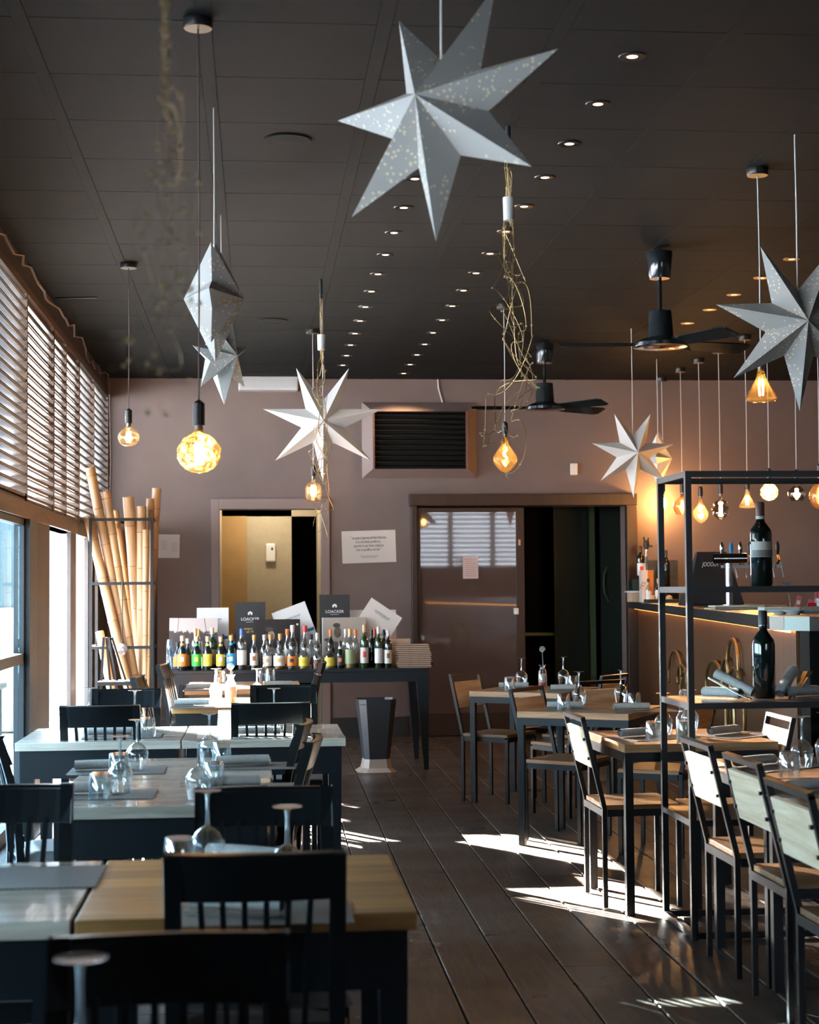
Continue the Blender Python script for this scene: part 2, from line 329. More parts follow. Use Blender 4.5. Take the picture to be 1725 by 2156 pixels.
def floor_mat():
    m, t, o = nm('worn_floorboards'); b = t.nodes.new('ShaderNodeBsdfPrincipled'); t.links.new(b.outputs[0], o.inputs[0])
    tc_ = t.nodes.new('ShaderNodeTexCoord'); ge = t.nodes.new('ShaderNodeNewGeometry')
    mp = t.nodes.new('ShaderNodeMapping'); mp.inputs['Rotation'].default_value = (0,0,FROT); mp.inputs['Location'].default_value = (.039,0,0); t.links.new(tc_.outputs['Object'], mp.inputs[0])
    sp = t.nodes.new('ShaderNodeSeparateXYZ'); t.links.new(mp.outputs[0], sp.inputs[0])
    # distance to the nearest long joint
    pp = N(t, 'ShaderNodeMath', operation='PINGPONG'); pp.inputs[1].default_value = .111; t.links.new(sp.outputs['X'], pp.inputs[0])
    mp2 = t.nodes.new('ShaderNodeMapping'); mp2.inputs['Scale'].default_value = (11, 1.1, 1); t.links.new(tc_.outputs['Object'], mp2.inputs[0])
    of = t.nodes.new('ShaderNodeVectorMath'); of.operation = 'ADD'; cb = t.nodes.new('ShaderNodeCombineXYZ'); ml0 = N(t, 'ShaderNodeMath', operation='MULTIPLY'); ml0.inputs[1].default_value = 40
    t.links.new(ge.outputs['Random Per Island'], ml0.inputs[0]); t.links.new(ml0.outputs[0], cb.inputs[0]); t.links.new(ml0.outputs[0], cb.inputs[1]); t.links.new(mp2.outputs[0], of.inputs[0]); t.links.new(cb.outputs[0], of.inputs[1])
    nz = N(t, 'ShaderNodeTexNoise', Scale=2.6, Detail=8.0, Roughness=.68, Distortion=.9); t.links.new(of.outputs[0], nz.inputs['Vector'])
    n2 = N(t, 'ShaderNodeTexNoise', Scale=2.2, Detail=3.0, Roughness=.5); t.links.new(tc_.outputs['Object'], n2.inputs['Vector'])
    n3 = N(t, 'ShaderNodeTexNoise', Scale=14.0, Detail=6.0, Roughness=.8); t.links.new(tc_.outputs['Object'], n3.inputs['Vector'])
    rr = t.nodes.new('ShaderNodeValToRGB'); e = rr.color_ramp.elements
    e[0].position = .3; e[0].color = (.017,.0135,.0105,1); e[1].position = .70; e[1].color = (.094,.076,.062,1)
    t.links.new(nz.outputs[0], rr.inputs[0])
    pr = t.nodes.new('ShaderNodeMapRange'); pr.inputs[3].default_value = .65; pr.inputs[4].default_value = 1.25; t.links.new(ge.outputs['Random Per Island'], pr.inputs[0])
    sv = t.nodes.new('ShaderNodeVectorMath'); sv.operation = 'SCALE'; t.links.new(rr.outputs[0], sv.inputs[0]); t.links.new(pr.outputs[0], sv.inputs['Scale'])
    ed = t.nodes.new('ShaderNodeMapRange'); ed.inputs[1].default_value = .016; ed.inputs[2].default_value = .007; t.links.new(pp.outputs[0], ed.inputs[0])
    wr = t.nodes.new('ShaderNodeMapRange'); wr.inputs[1].default_value = .44; wr.inputs[2].default_value = .58; t.links.new(n3.outputs[0], wr.inputs[0])
    ml = N(t, 'ShaderNodeMath', operation='MULTIPLY'); t.links.new(ed.outputs[0], ml.inputs[0]); t.links.new(wr.outputs[0], ml.inputs[1])
    w2 = t.nodes.new('ShaderNodeMapRange'); w2.inputs[1].default_value = .68; w2.inputs[2].default_value = .74; w2.inputs[4].default_value = .3; t.links.new(n3.outputs[0], w2.inputs[0])
    mxx = N(t, 'ShaderNodeMath', operation='MAXIMUM'); t.links.new(ml.outputs[0], mxx.inputs[0]); t.links.new(w2.outputs[0], mxx.inputs[1])
    mx2 = t.nodes.new('ShaderNodeMix'); mx2.data_type = 'RGBA'; t.links.new(mxx.outputs[0], mx2.inputs[0]); t.links.new(sv.outputs[0], mx2.inputs[6]); mx2.inputs[7].default_value = (.21,.145,.095,1)
    t.links.new(mx2.outputs[2], b.inputs['Base Color'])
    mr = t.nodes.new('ShaderNodeMapRange'); mr.inputs[1].default_value = .3; mr.inputs[2].default_value = .7; mr.inputs[3].default_value = .25; mr.inputs[4].default_value = .42
    t.links.new(n2.outputs[0], mr.inputs[0]); t.links.new(mr.outputs[0], b.inputs['Roughness'])
    bp = N(t, 'ShaderNodeBump', Strength=.75, Distance=.004); t.links.new(nz.outputs[0], bp.inputs['Height']); t.links.new(bp.outputs[0], b.inputs['Normal'])
    return m
M['floor'] = floor_mat()
M['ceil'] = pbr('grey_ceiling_panel', (.0095,.0105,.0105), .7, spec=.06, noise=.10, nscale=6, stretch=(.6,4,1), bump=.05)
M['joint'] = pbr('ceiling_joint', (.004,.004,.004), .9)

# ------------------------------------------------------------------ room shell
WY, LX, RX, RY, H = 15.9, -1.40, 6.4, -3.2, 3.43
mb = MB(); mb.k = 1; mb.bb(LX-.3, RX+.3, RY-.3, WY+2.6, -.1, -.008); mb.k = 0
rnf = random.Random(4)
for k in range(-7, 31):
    xa, xb = k*.222-.039, (k+1)*.222-.039; y = RY-rnf.uniform(0, 2.5)
    while y < WY+2.4:
        y1 = y+rnf.choice((2.6, 3.2, 4.1)); dz = rnf.uniform(-.0018, 0); tl = rnf.uniform(-.0012,.0012)
        g_ = .0042; q = [(xa+g_,y+.002),(xb-g_,y+.002),(xb-g_,y1-.002),(xa+g_,y1-.002)]
        R_ = [(x_*math.cos(FROT)+y_*math.sin(FROT), -x_*math.sin(FROT)+y_*math.cos(FROT)) for x_, y_ in q]
        if R_[0][0] > LX-.2 and R_[1][0] < RX+.2:
            ins = .0022; q2 = [(xa+g_+ins,y+.004),(xb-g_-ins,y+.004),(xb-g_-ins,y1-.004),(xa+g_+ins,y1-.004)]
            R2 = [(x_*math.cos(FROT)+y_*math.sin(FROT), -x_*math.sin(FROT)+y_*math.cos(FROT)) for x_, y_ in q2]
            mb.add([(a_[0],a_[1],-.02) for a_ in R_]+[(a_[0],a_[1],-.0035+dz) for a_ in R_]+[(a_[0],a_[1],dz+(tl if i_ in (0,3) else -tl)-.0012) for i_, a_ in enumerate(R2)],
                   [(4,5,1,0),(5,6,2,1),(6,7,3,2),(7,4,0,3),(8,9,5,4),(9,10,6,5),(10,11,7,6),(11,8,4,7),(8,11,10,9)][:8]+[(8,9,10,11)])
        y = y1
struct(mb.obj('floor', [M['floor'], M['joint']]), 'worn dark brown floorboards with pale gaps')
mb = MB(); mb.k = 1; mb.bb(LX-.3, RX+.3, RY-.3, WY+2.6, H+.012, H+.12); mb.k = 0
xs = [-.82+.642*k for k in range(-2, 13)]
for k in range(len(xs)-1):
    y = 5.84-.6425*15
    while y < WY:
        y1 = min(y+.6425, WY); mb.bb(max(xs[k], LX-.2)+.028, xs[k+1]-.028, max(y, RY)+.0025, y1-.0025, H, H+.011); y += .6425
mb.k = 0
for x in xs:
    if x > LX: mb.bb(x-.0265, x+.0265, RY, WY, H-.002, H+.011)
struct(mb.obj('ceiling', [M['ceil'], M['joint']]), 'dark grey panelled ceiling')
# back wall with two openings
S = WY/FPX
d1x0, d1x1, d1z = aty(462,1100,WY).x, aty(677,1100,WY).x, aty(560,1072,WY).z
d2x0, d2x1, d2z = aty(872,1100,WY).x, aty(1316,1100,WY).x, aty(1200,1065,WY).z
mb = MB()
mb.bb(LX-.3, d1x0, WY, WY+.2, 0, H); mb.bb(d1x1, d2x0, WY, WY+.2, 0, H); mb.bb(d2x1, RX+.3, WY, WY+.2, 0, H)
mb.bb(d1x0, d1x1, WY, WY+.2, d1z, H); mb.bb(d2x0, d2x1, WY, WY+.2, d2z, H)
struct(mb.obj('wall_back', M['wall']), 'mauve brown painted back wall')
mb = MB().bb(RX, RX+.2, RY-.2, WY+.2, 0, H); struct(mb.obj('wall_right', M['darkwood']))
# rear wall behind the viewer with a long louvred window
mb = MB(); mb.bb(LX-.3, RX+.3, RY-.2, RY, 0, 1.9); mb.bb(LX-.3, RX+.3, RY-.2, RY, 3.1, H); mb.bb(LX-.3, 3.2, RY-.2, RY, 1.9, 3.1); mb.bb(5.9, RX+.3, RY-.2, RY, 1.9, 3.1)
struct(mb.obj('wall_rear', M['darkwood']))
mb = MB()
for k in range(4): mb.bb(3.2+2.7*k/3-.05, 3.2+2.7*k/3+.05, RY-.1, RY, 1.9, 3.1)
for k in range(12): mb.box((4.55, RY-.05, 1.96+.10*k), (2.7, .11, .008), (math.radians(-48), 0, 0))
struct(mb.obj('window_4', M['slatface']))
# baseboards
mb = MB(); mb.bb(LX, d1x0-.12, WY-.02, WY, 0, .19); mb.bb(d1x1+.09, d2x0-.07, WY-.02, WY, 0, .19); mb.bb(d2x1+.12, RX, WY-.02, WY, 0, .19)
struct(mb.obj('baseboard_back', M['winframe']))
# adjoining spaces seen through the openings
mb = MB(); mb.k = 0
YA = WY+1.3
mb.bb(d1x0-.1, aty(614,1100,YA).x, YA, YA+.08, 0, 2.6); mb.k = 0
mb.bb(d1x0-.1, d1x1+.3, YA, YA+.08, aty(640,1087,YA).z, 2.6)
mb.bb(d1x0-.12, d1x0-.001, WY+.2, YA+.05, 0, 2.6); mb.bb(d1x1+.001, d1x1+.5, WY+.2, YA+.1, 0, 2.6); mb.bb(d1x0-.1, d1x1+.3, WY+.2, YA+.08, 2.5, 2.6)
struct(mb.obj('wall_passage', M['cream']), 'cream passage wall beyond the doorway')
mb = MB(); mb.bb(d1x0-.1, aty(520,1100,YA-.03).x, YA-.04, YA-.001, .02, aty(500,1087,YA).z)
struct(mb.obj('door_2', M['tan']), 'tan door in the passage')
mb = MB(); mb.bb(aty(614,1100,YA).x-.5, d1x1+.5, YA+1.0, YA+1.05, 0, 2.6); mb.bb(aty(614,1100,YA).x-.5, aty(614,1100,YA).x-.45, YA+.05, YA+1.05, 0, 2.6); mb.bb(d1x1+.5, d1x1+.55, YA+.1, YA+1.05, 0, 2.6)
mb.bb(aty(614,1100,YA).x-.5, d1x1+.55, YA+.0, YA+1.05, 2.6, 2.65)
struct(mb.obj('wall_closet', M['dark']))  # black box paints in the darkness beyond the doorway
YB = WY+1.9
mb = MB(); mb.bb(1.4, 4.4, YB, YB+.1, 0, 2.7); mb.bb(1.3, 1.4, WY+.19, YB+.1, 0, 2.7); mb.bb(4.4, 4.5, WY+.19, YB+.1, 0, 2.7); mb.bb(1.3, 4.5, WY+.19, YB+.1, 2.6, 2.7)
struct(mb.obj('wall_kitchen', M['dark']))  # near-black walls stand for the darkness behind the sliding door
mb = MB(); a = aty(1165,1100,YB-.35).x; b_ = aty(1236,1100,YB-.35).x; mb.bb(a, b_, YB-.37, YB-.34, 0, 2.35)
struct(mb.obj('wall_screen', M['green']))
mb = MB(); a = aty(1236,1100,YB-.3).x; mb.bb(a, a+.06, YB-.42, YB-.3, 0, 2.28); mb.bb(a-.04, a+.10, YB-.42, YB-.3, 2.28, 2.32)
struct(mb.obj('trim_1', M['greenl']), 'pale green door jamb in the dark room')
mb = MB(); x0 = a+.12; mb.bb(x0, x0+.42, YB-.40, YB-.36, 0, 2.3)
d3 = struct(mb.obj('door_3', M['green']), 'dark green door standing ajar')
MB().tube([(x0+.07,YB-.42,1.62),(x0+.03,YB-.45,1.55),(x0+.02,YB-.46,1.45),(x0+.03,YB-.45,1.35),(x0+.08,YB-.42,1.26)], .012).obj('handle', M['greenl'], d3, True)
mb = MB().bb(2.4, aty(1165,1300,YB-.2).x, YB-.30, YB-.02, .9, .93); struct(mb.obj('trim_2', M['greenl']), 'pale ledge in the dark room')
pl = thing('passage_fill_lamp', 'small round lamp added out of view to brighten the cream passage', 'ceiling lamp', (.1, WY+.75, 2.5))  # lamp and its light added above the opening to brighten the passage
MB().lathe([(.001,-.05),(.08,-.045),(.09,-.02),(.09,0)], 20).obj('shade', M['spot'], pl, True)
L = bpy.data.lights.new('passage_fill_light', 'POINT'); L.energy = 14; L.color = (1,.90,.74); L.shadow_soft_size = .08
lo = bpy.data.objects.new('passage_fill_light', L); COL.objects.link(lo); lo.parent = pl; lo.location = (0,0,-.15)
# passage door trim
mb = MB(); ox0, ox1, oz = aty(445,1100,WY).x, aty(694,1100,WY).x, aty(560,1050,WY).z
mb.bb(ox0, d1x0, WY-.03, WY, 0, oz); mb.bb(d1x1, ox1, WY-.03, WY, 0, oz); mb.bb(d1x0, d1x1, WY-.03, WY, d1z, oz)
struct(mb.obj('door_1', M['walltrim'], bevel=.004), 'mauve door frame of the passage')
# sliding door: frame, leaf, pane
fx0, fx1, fz = aty(865,1100,WY).x, aty(1338,1100,WY).x, aty(1100,1041,WY).z
fr = thing('sliding_door', 'wide dark brown sliding door with a glazed leaf on the left and dark opening', 'door', (0, WY, 0)); fr['kind'] = 'structure'
mb = MB(); mb.bb(fx0, d2x0+.02, -.09, 0, 0, d2z); mb.bb(d2x1, fx1, -.09, 0, 0, fz-.02)
mb.bb(fx0-.02, fx1, -.11, 0, d2z, fz); mb.obj('door_frame', M['darkwood'], fr, bevel=.004)
lx1 = aty(1103,1100,WY-.05).x; px0, px1, pz = aty(885,1100,WY-.06).x, aty(1087,1100,WY-.06).x, aty(1000,1078,WY-.06).z
mb = MB(); mb.bb(d2x0+.02, px0, -.06, -.02, .01, d2z-.02); mb.bb(px1, lx1, -.06, -.02, .01, d2z-.02); mb.bb(px0, px1, -.06, -.02, pz, d2z-.02); mb.bb(px0, px1, -.06, -.02, .01, .22)
mb.obj('door_leaf', M['darkwood'], fr)
M['doorglass'] = pbr('brown_door_glass', (.085,.052,.042), .03, spec=.9)
MB().bb(px0, px1, -.045, -.035, .22, pz).obj('door_pane', M['doorglass'], fr)
p = aty(1087,1287,WY-.07); MB().box((p.x, -.07, p.z), (.045,.03,.06)).obj('switch_box', M['plastic'], fr, bevel=.004)
p = aty(1094,1142,WY-.07); MB().box((p.x, -.065, p.z), (.02,.02,.055)).obj('contact_sensor', M['kraft'], fr)

# ------------------------------------------------------------------ window wall on the left
px2y = lambda px: 1.39*FPX/(538-px)
zb, zt = 1.96, 3.26
posts = [(10.36, 10.72), (12.54, 13.02)]
mb = MB(); mb.bb(LX-.25, LX, RY-.2, WY, zt, H); mb.bb(LX-.14, LX, RY, WY, zb-.10+.0, zb+.02)
struct(mb.obj('wall_left', M['mull']), 'brown header and soffit of the window wall')
mb = MB(); mb.bb(LX-.02, LX+.02, 10.36, 10.70, 0, zb-.10); struct(mb.obj('trim_3', M['winframe']), 'dark window frame post')
mb = MB(); mb.bb(LX-.03, LX+.005, 10.70, 11.46, 0, zb-.10); struct(mb.obj('wall_pier', M['mull']), 'brown pier between the windows')
mb = MB(); mb.bb(LX-.02, LX+.01, 12.70, 13.08, 0, zb-.10); struct(mb.obj('trim_4', M['mull']), 'brown post with round lock')
mb = MB(); mb.bb(LX-.03, LX, 14.1, WY, 0, zb); struct(mb.obj('trim_5', M['winframe']))
mb = MB(); mb.bb(LX-.12, LX, RY, 2.4, 0, zt); struct(mb.obj('wall_near_left', M['mull']))  # unseen solid stretch put in place of windows to cut reflections
for i, (y0, y1) in enumerate([(2.4, 5.1), (5.1, 7.8), (7.8, 10.36)]):
    wn = thing('window_%d' % (i+5), 'tall clear window pane beside the near tables' if i == 0 else 'tall clear window pane beside the square tables' if i == 1 else 'tall clear pane at the terrace beside the long table', 'window', (LX-.04, 0, 0)); wn['kind'] = 'structure'
    mb = MB(); mb.bb(-.03,.03, y0, y0+.05, 0, zb-.10); mb.bb(-.03,.03, y1-.05, y1, 0, zb-.10); mb.bb(-.03,.03, y0, y1, 0, .08); mb.bb(-.03,.03, y0, y1, zb-.14, zb-.10); mb.bb(-.03, .03, y0, y1, .98, 1.04)
    mb.obj('window_frame', M['winframe'], wn)
    MB().bb(-.004,.004, y0+.05, y1-.05, .08, zb-.14).obj('glass_pane', M['pane'], wn)
# louvres: each board of each bay is a slat
ys = [2.0,3.3,4.6,5.9,7.2,8.5,10.29,11.64,12.4,13.3,14.5,15.88]
lv = thing('louvre_screen', 'dark louvred screen of tilted boards above the left windows', 'blinds', (LX, 0, 0)); lv['kind'] = 'structure'
mb = MB()
for i, y in enumerate(ys):
    wd = .06 if i % 2 else .035
    mb.bb(-.115, .012, y-wd/2, y+wd/2, zb, zt)
mb.bb(-.12, .012, 2.0, WY-.01, zt-.02, zt+.03)
mb.obj('divider', M['slat'], lv)
nsl = 20; pit = (zt-zb-.03)/nsl
for i in range(len(ys)-1):
    mb = MB()
    for k in range(nsl): mb.k = 0; zz = zb+.035+pit*k; mb.box((-.060, (ys[i]+ys[i+1])/2, zz), (.13, ys[i+1]-ys[i]-.03, .010), (0, math.radians(15 if 10 < ys[i] < 12.5 else -8), 0)); mb.k = 1; mb.box((-.006, (ys[i]+ys[i+1])/2, zz+.007), (.010, ys[i+1]-ys[i]-.03, .018))
    o = mb.obj('slat_bay', [M['slatface'], M['slat']], lv)
mb = MB(); mb.bb(-.11,.02, 2.0, 13.1, zb-.10, zb+.0); mb.obj('bottom_beam', M['slat'], lv)
# dry wire garland along the top of the louvres
mb = MB(); pts = []; y = 5.0
while y < 15.6: pts.append((LX+.05+random.uniform(-.02,.04), y, zt+.06+random.uniform(-.04,.05))); y += .22
pts += [(LX+.04, 15.7, 3.2), (LX+.05, 15.72, 2.6), (LX+.03, 15.7, 2.0)]
mb.tube(pts, .008, 5); tag(mb.obj('wire_garland', M['cord'], None, True), 'thin dark wire garland looping along the top of the louvred screen', 'garland')
MB().tube([(LX+.06,11.3,3.39),(LX+.35,11.15,3.37)], .006).obj('x', M['frame']).name = 'ceiling_hook'
tag(bpy.data.objects['ceiling_hook'], 'thin black rod poking out under the ceiling at the louvres', 'rod')
# ------------------------------------------------------------------ terrace outside
mb = MB().bb(-14, LX-.12, RY-6, 40, -.12, -.02); struct(mb.obj('ground', M['deck']), 'pale terrace paving')
mb = MB(); mb.bb(-4.4,-4.25, -8, 14.0, 0, 1.2); tag(mb.obj('terrace_wall', M['bluegrey']), 'low blue grey boundary wall along the terrace outside', 'wall')
nb = thing('sun_block_building', 'unseen grey building added as a sun block for the near windows', 'building', (-21, 25.2, -.02))  # unseen block added to keep the sun off the near windows
MB().bb(-5,4.6,-9,7.2,0,15).obj('facade', M['bluegrey'], nb); MB().bb(-5.2,4.75,-9.2,7.3,15,15.2).obj('roof', M['winframe'], nb)
for k in range(4):
    for j in range(4): MB().bb(4.59,4.63,-7.5+3.9*k,-6.1+3.9*k,1.6+3.3*j,3.2+3.3*j).obj('window', M['winframe'], nb)
th = thing('terrace_shed', 'blue grey shed seen through the left window with weathered planks', 'shed', (-2.75, 17.2, 0))
MB().bb(-.6,.52, 0, 1.2, 0, 2.75).obj('shed_body', pbr('dark_teal_boards', (.025,.045,.052), .6, noise=.3, nscale=3), th)
MB().bb(-.02,.53, -.03, 0, 0, 1.25).obj('plank_panel', M['weather'], th)
MB().bb(-.65,.56, -.1, 1.3, 2.75, 2.85).obj('roof', M['winframe'], th)
aw = thing('added_awning', 'unseen awning added over the near terrace to dim the sky light', 'awning', (LX-.32, 1.5, 3.35))  # unseen canopy added to cut the sky light from the near windows
MB().add([(0,-7,.0),(-3.0,-7,-.75),(-3.0,4.6,-.75),(0,4.6,.0),(0,-7,.03),(-3.0,-7,-.72),(-3.0,4.6,-.72),(0,4.6,.03)], [(0,1,2,3),(7,6,5,4),(0,3,7,4),(3,2,6,7),(2,1,5,6),(1,0,4,5)]).obj('canvas', M['bluegrey'], aw)
for y_ in (-6.9, 4.5): MB().tube([(-2.95,y_,-.76),(-2.95,y_,-3.37)], .03, 8).obj('post', M['winframe'], aw)
mb = MB(); mb.tube([(LX-.16,3.0,1.075),(LX-.16,10.3,1.075)], .028, 10); tag(mb.obj('guard_rail', M['teal'], None, True), 'teal tube rail just outside the left window', 'rail')
ot = thing('terrace_table', 'pale grey terrace table seen through the left window', 'table', (-1.98, 12.2, 0))
MB().bb(-.45,.12,-.6,.5,.70,.75).obj('tabletop', M['outtable'], ot); 
for x, y in ((-.4,-.55),(.06,-.55),(-.4,.44),(.06,.44)): MB().bb(x-.03,x+.03,y-.03,y+.03,-.02,.70).obj('leg', M['frame'], ot)

# ------------------------------------------------------------------ left side: black wooden chairs
CH = .89
def curve_post(x, w=.032, d=.026, spread=0):
    pts = [(-.205,0),(-.20,.25),(-.195,.45),(-.205,.60),(-.235,.75),(-.275,CH)]
    mb = MB()
    for (y0,z0),(y1,z1) in zip(pts[:-1], pts[1:]):
        t0, t1 = z0/CH, z1/CH
        mb.bar((x+spread*t0, y0, z0), (x+spread*t1, y1, z1+.004), w, d, up=(1,0,0))
    return mb
def make_black_chair():
    t = thing('dining_chair', '', 'chair')
    sw = .165
    for s in (-1, 1):
        curve_post(s*sw, d=.034, w=.028).obj('back_post', M['black'], t)
        MB().bar((s*.18,.19,0), (s*.18,.19,.43), .034).obj('leg', M['black'], t)
    # curved wide top rail
    mb = MB(); n = 8; prof = [(-.232,.795),(-.268,CH-.004),(-.262,CH+.006),(-.290,CH+.004),(-.256,.795)]
    base = 0
    for i in range(n+1):
        x = -.18+.36*i/n; bow = -.022*(1-(2*i/n-1)**2)
        for y, z in prof: mb.v.append(Vector((x, y+bow+.006, z)))
    m_ = len(prof)
    for i in range(n):
        for j in range(m_):
            k = (j+1) % m_; mb.f.append([i*m_+j, i*m_+k, (i+1)*m_+k, (i+1)*m_+j]); mb.mi.append(0)
    mb.f.append(list(range(m_))); mb.mi.append(0); mb.f.append([n*m_+j for j in range(m_)][::-1]); mb.mi.append(0)
    mb.obj('top_rail', M['black'], t, bevel=.003)
    for i in range(6):
        u = (i+1)/7*2-1; x = u*.155; bow = -.020*(1-u*u)
        pts = [(x*.88,-.188,.52),(x*.92,-.205+bow*.6,.63),(x,-.240+bow,.81)]
        mb = MB(); mb.bar(pts[0], pts[1], .018, .012, up=(1,0,0)); mb.bar(pts[1], pts[2], .018, .012, up=(1,0,0))
        # bars twisted so the flat side faces front
        mb.obj('back_slat', M['black'], t)
    MB().box((0,-.190,.51), (.31,.022,.045)).obj('lower_rail', M['black'], t)
    mb = MB(); mb.box((0,.195,.405),(.36,.022,.06)); mb.box((0,-.195,.405),(.33,.022,.06)); mb.box((-.175,0,.405),(.022,.38,.06)); mb.box((.175,0,.405),(.022,.38,.06))
    mb.obj('seat_frame', M['black'], t)
    mb = MB(); n = 10
    for j in range(n+1):
        for i in range(n+1):
            u, v = i/n*2-1, j/n*2-1; e = (1-abs(u)**4)*(1-abs(v)**4)
            mb.v.append(Vector((u*(.195+.012*v), v*.205+.01, .438+.034*min(1, e*2.2))))
    for j in range(n):
        for i in range(n): mb.f.append([j*(n+1)+i, j*(n+1)+i+1, (j+1)*(n+1)+i+1, (j+1)*(n+1)+i]); mb.mi.append(0)
    mb.box((0,.01,.4345),(.37,.40,.008))
    mb.obj('cushion', M['cushion'], t, True)
    return t
BC = make_black_chair(); bc_used = [False]
def black_chair(bx, by, face, label):
    """bx,by: where the middle of the back's top stands; face: direction the sitter looks"""
    d = Vector((face[0], face[1])).normalized(); o = Vector((bx, by)) + d*.275
    rz = math.atan2(-d.x, d.y)
    if not bc_used[0]:
        bc_used[0] = True; BC.location = (o.x, o.y, 0); BC.rotation_euler = (0,0,rz); BC['label'] = label; BC['group'] = 'black wooden dining chairs'
        return BC
    return dup(BC, (o.x, o.y, 0), rz, label, 'black wooden dining chairs')
def top_at(px, py): return atz(px, py, CH)
def bchair_px(px, py, face, label): p = top_at(px, py); return black_chair(p.x, p.y, face, label)
bchair_px(358,1974,(0,-1),'black slatted chair in the foreground, out of focus, widest in the picture')
bchair_px(538,1800,(0,1),'black slatted chair with its back to the viewer at the nearest warm brown table')
bchair_px(556,1661,(0,-1),'black slatted chair on the far side of the nearest table, right of its seam')
bchair_px(12,1657,(0,-1),'black slatted chair beyond the nearest pale table, cut by the left frame edge')
bchair_px(210,1488,(.02,1),'black slatted chair at the left half of the long third table, back to the viewer')
bchair_px(570,1482,(-.02,1),'black slatted chair at the right half of the long third table, back to the viewer')
bchair_px(267,1452,(0,-1),'black chair beyond the long third table, left one, facing the viewer')
bchair_px(597,1444,(0,-1),'black chair beyond the long third table, right one, facing the viewer')
black_chair(.19, 6.60, (-1,.12), 'black chair seen edge-on at the right end of the square tables, farther one')
black_chair(.20, 5.87, (-1,.12), 'black chair seen edge-on at the right end of the square tables, nearer one')
black_chair(-.97, 6.30, (1,.25), 'black chair at the left window end of the square tables, farther one')
black_chair(-.95, 5.58, (1,.25), 'black chair at the left window end of the square tables, nearer one')
black_chair(-.66, 11.85, (1,-.15), 'black chair at the left end of the farthest small table')
black_chair(.47, 11.9, (-1,.1), 'black chair at the right end of the farthest small table')
black_chair(.37, 10.2, (-1,.05), 'black chair at the right end of the second farthest small table')
black_chair(-.72, 10.2, (1,-.1), 'black chair at the left end of the second farthest small table')
# ------------------------------------------------------------------ left side tables
TZ = .735
def table_black(cx_, cy_, wx, wy, top, label, group='wooden tables with black bases on the left'):
    t = thing('dining_table', label, 'table', (cx_, cy_, 0), 0, group)
    MB().bb(-wx/2, wx/2, -wy/2, wy/2, TZ-.038, TZ).obj('tabletop', top, t, bevel=.003)
    mb = MB(); ix, iy = wx/2-.03, wy/2-.03
    for s in (-1, 1):
        mb.bb(-ix, ix, s*iy-.011, s*iy+.011, TZ-.165, TZ-.038); mb.bb(s*ix-.011, s*ix+.011, -iy, iy, TZ-.165, TZ-.038)
    mb.obj('apron', M['apron'], t)
    for sx in (-1, 1):
        for sy in (-1, 1):
            m2 = MB(); c = Vector((sx*(ix-.02), sy*(iy-.02)))
            a, b = .031, .024
            m2.add([(c.x-b,c.y-b,0),(c.x+b,c.y-b,0),(c.x+b,c.y+b,0),(c.x-b,c.y+b,0),(c.x-a,c.y-a,TZ-.038),(c.x+a,c.y-a,TZ-.038),(c.x+a,c.y+a,TZ-.038),(c.x-a,c.y+a,TZ-.038)],
                   [(0,3,2,1),(4,5,6,7),(0,1,5,4),(1,2,6,5),(2,3,7,6),(3,0,4,7)]).obj('leg', M['apron'], t)
    return t
table_black(-.02, 3.92, .715, .77, M['oakw'], 'warm brown wooden table nearest the viewer, with a chair drawn up in front')
table_black(-.745, 3.92, .715, .77, M['oak'], 'pale wooden table joined to the left of the nearest warm brown one')
table_black(-.305, 5.725, .71, .745, M['oak'], 'pale square table, nearer of the pair set with grey placemats')
table_black(-.300, 6.495, .715, .745, M['oak'], 'pale square table, farther of the pair set with grey placemats')
table_black(-.715, 8.05, .74, .79, M['oak'], 'pale table, window half of the long third row')
table_black(.035, 8.05, .745, .79, M['oak'], 'pale table, aisle half of the long third row')
table_black(-.12, 10.2, .74, .78, M['oakw'], 'sunlit small table, second from the back on the left')
table_black(-.09, 11.97, .80, .88, M['oakw'], 'small table farthest back on the left before the bottle table')
table_black(-.55, 1.90, .9, .75, M['oak'], 'table just below the frame carrying the blurred foreground glass')
# ------------------------------------------------------------------ right side: steel tables and chairs
def table_steel(cx_, cy_, wx, wy, rz, label):
    t = thing('cafe_table', label, 'table', (cx_, cy_, 0), rz, 'steel framed tables on the right')
    MB().bb(-wx/2, wx/2, -wy/2, wy/2, TZ-.036, TZ).obj('tabletop', M['rtop'], t, bevel=.002)
    mb = MB(); ix, iy = wx/2-.02, wy/2-.02
    for s in (-1, 1):
        mb.bb(-ix-.018, ix+.018, s*iy-.018, s*iy+.018, TZ-.076, TZ-.0365); mb.bb(s*ix-.018, s*ix+.018, -iy, iy, TZ-.076, TZ-.0365)
    mb.obj('under_frame', M['frame'], t)
    for sx in (-1, 1):
        for sy in (-1, 1): MB().bb(sx*ix-.0175, sx*ix+.0175, sy*iy-.0175, sy*iy+.0175, 0, TZ-.076).obj('leg', M['frame'], t)
    return t
T1 = (1.86,11.06); T2 = (1.878,9.26)
table_steel(*T1, .65, .70, math.radians(-32), 'steel framed wooden table farthest back on the right, with the pink vase')
table_steel(*T2, .64, .68, math.radians(-30), 'steel framed wooden table second from the back on the right')
table_steel(1.915, 7.47, .69, .71, math.radians(2), 'steel framed wooden table behind the tall shelf unit')
table_steel(2.16, 6.125, .74, .70, 0, 'steel framed wooden table in front of the tall shelf unit')
table_steel(2.16, 5.40, .74, .70, 0, 'steel framed wooden table nearest the viewer on the right')
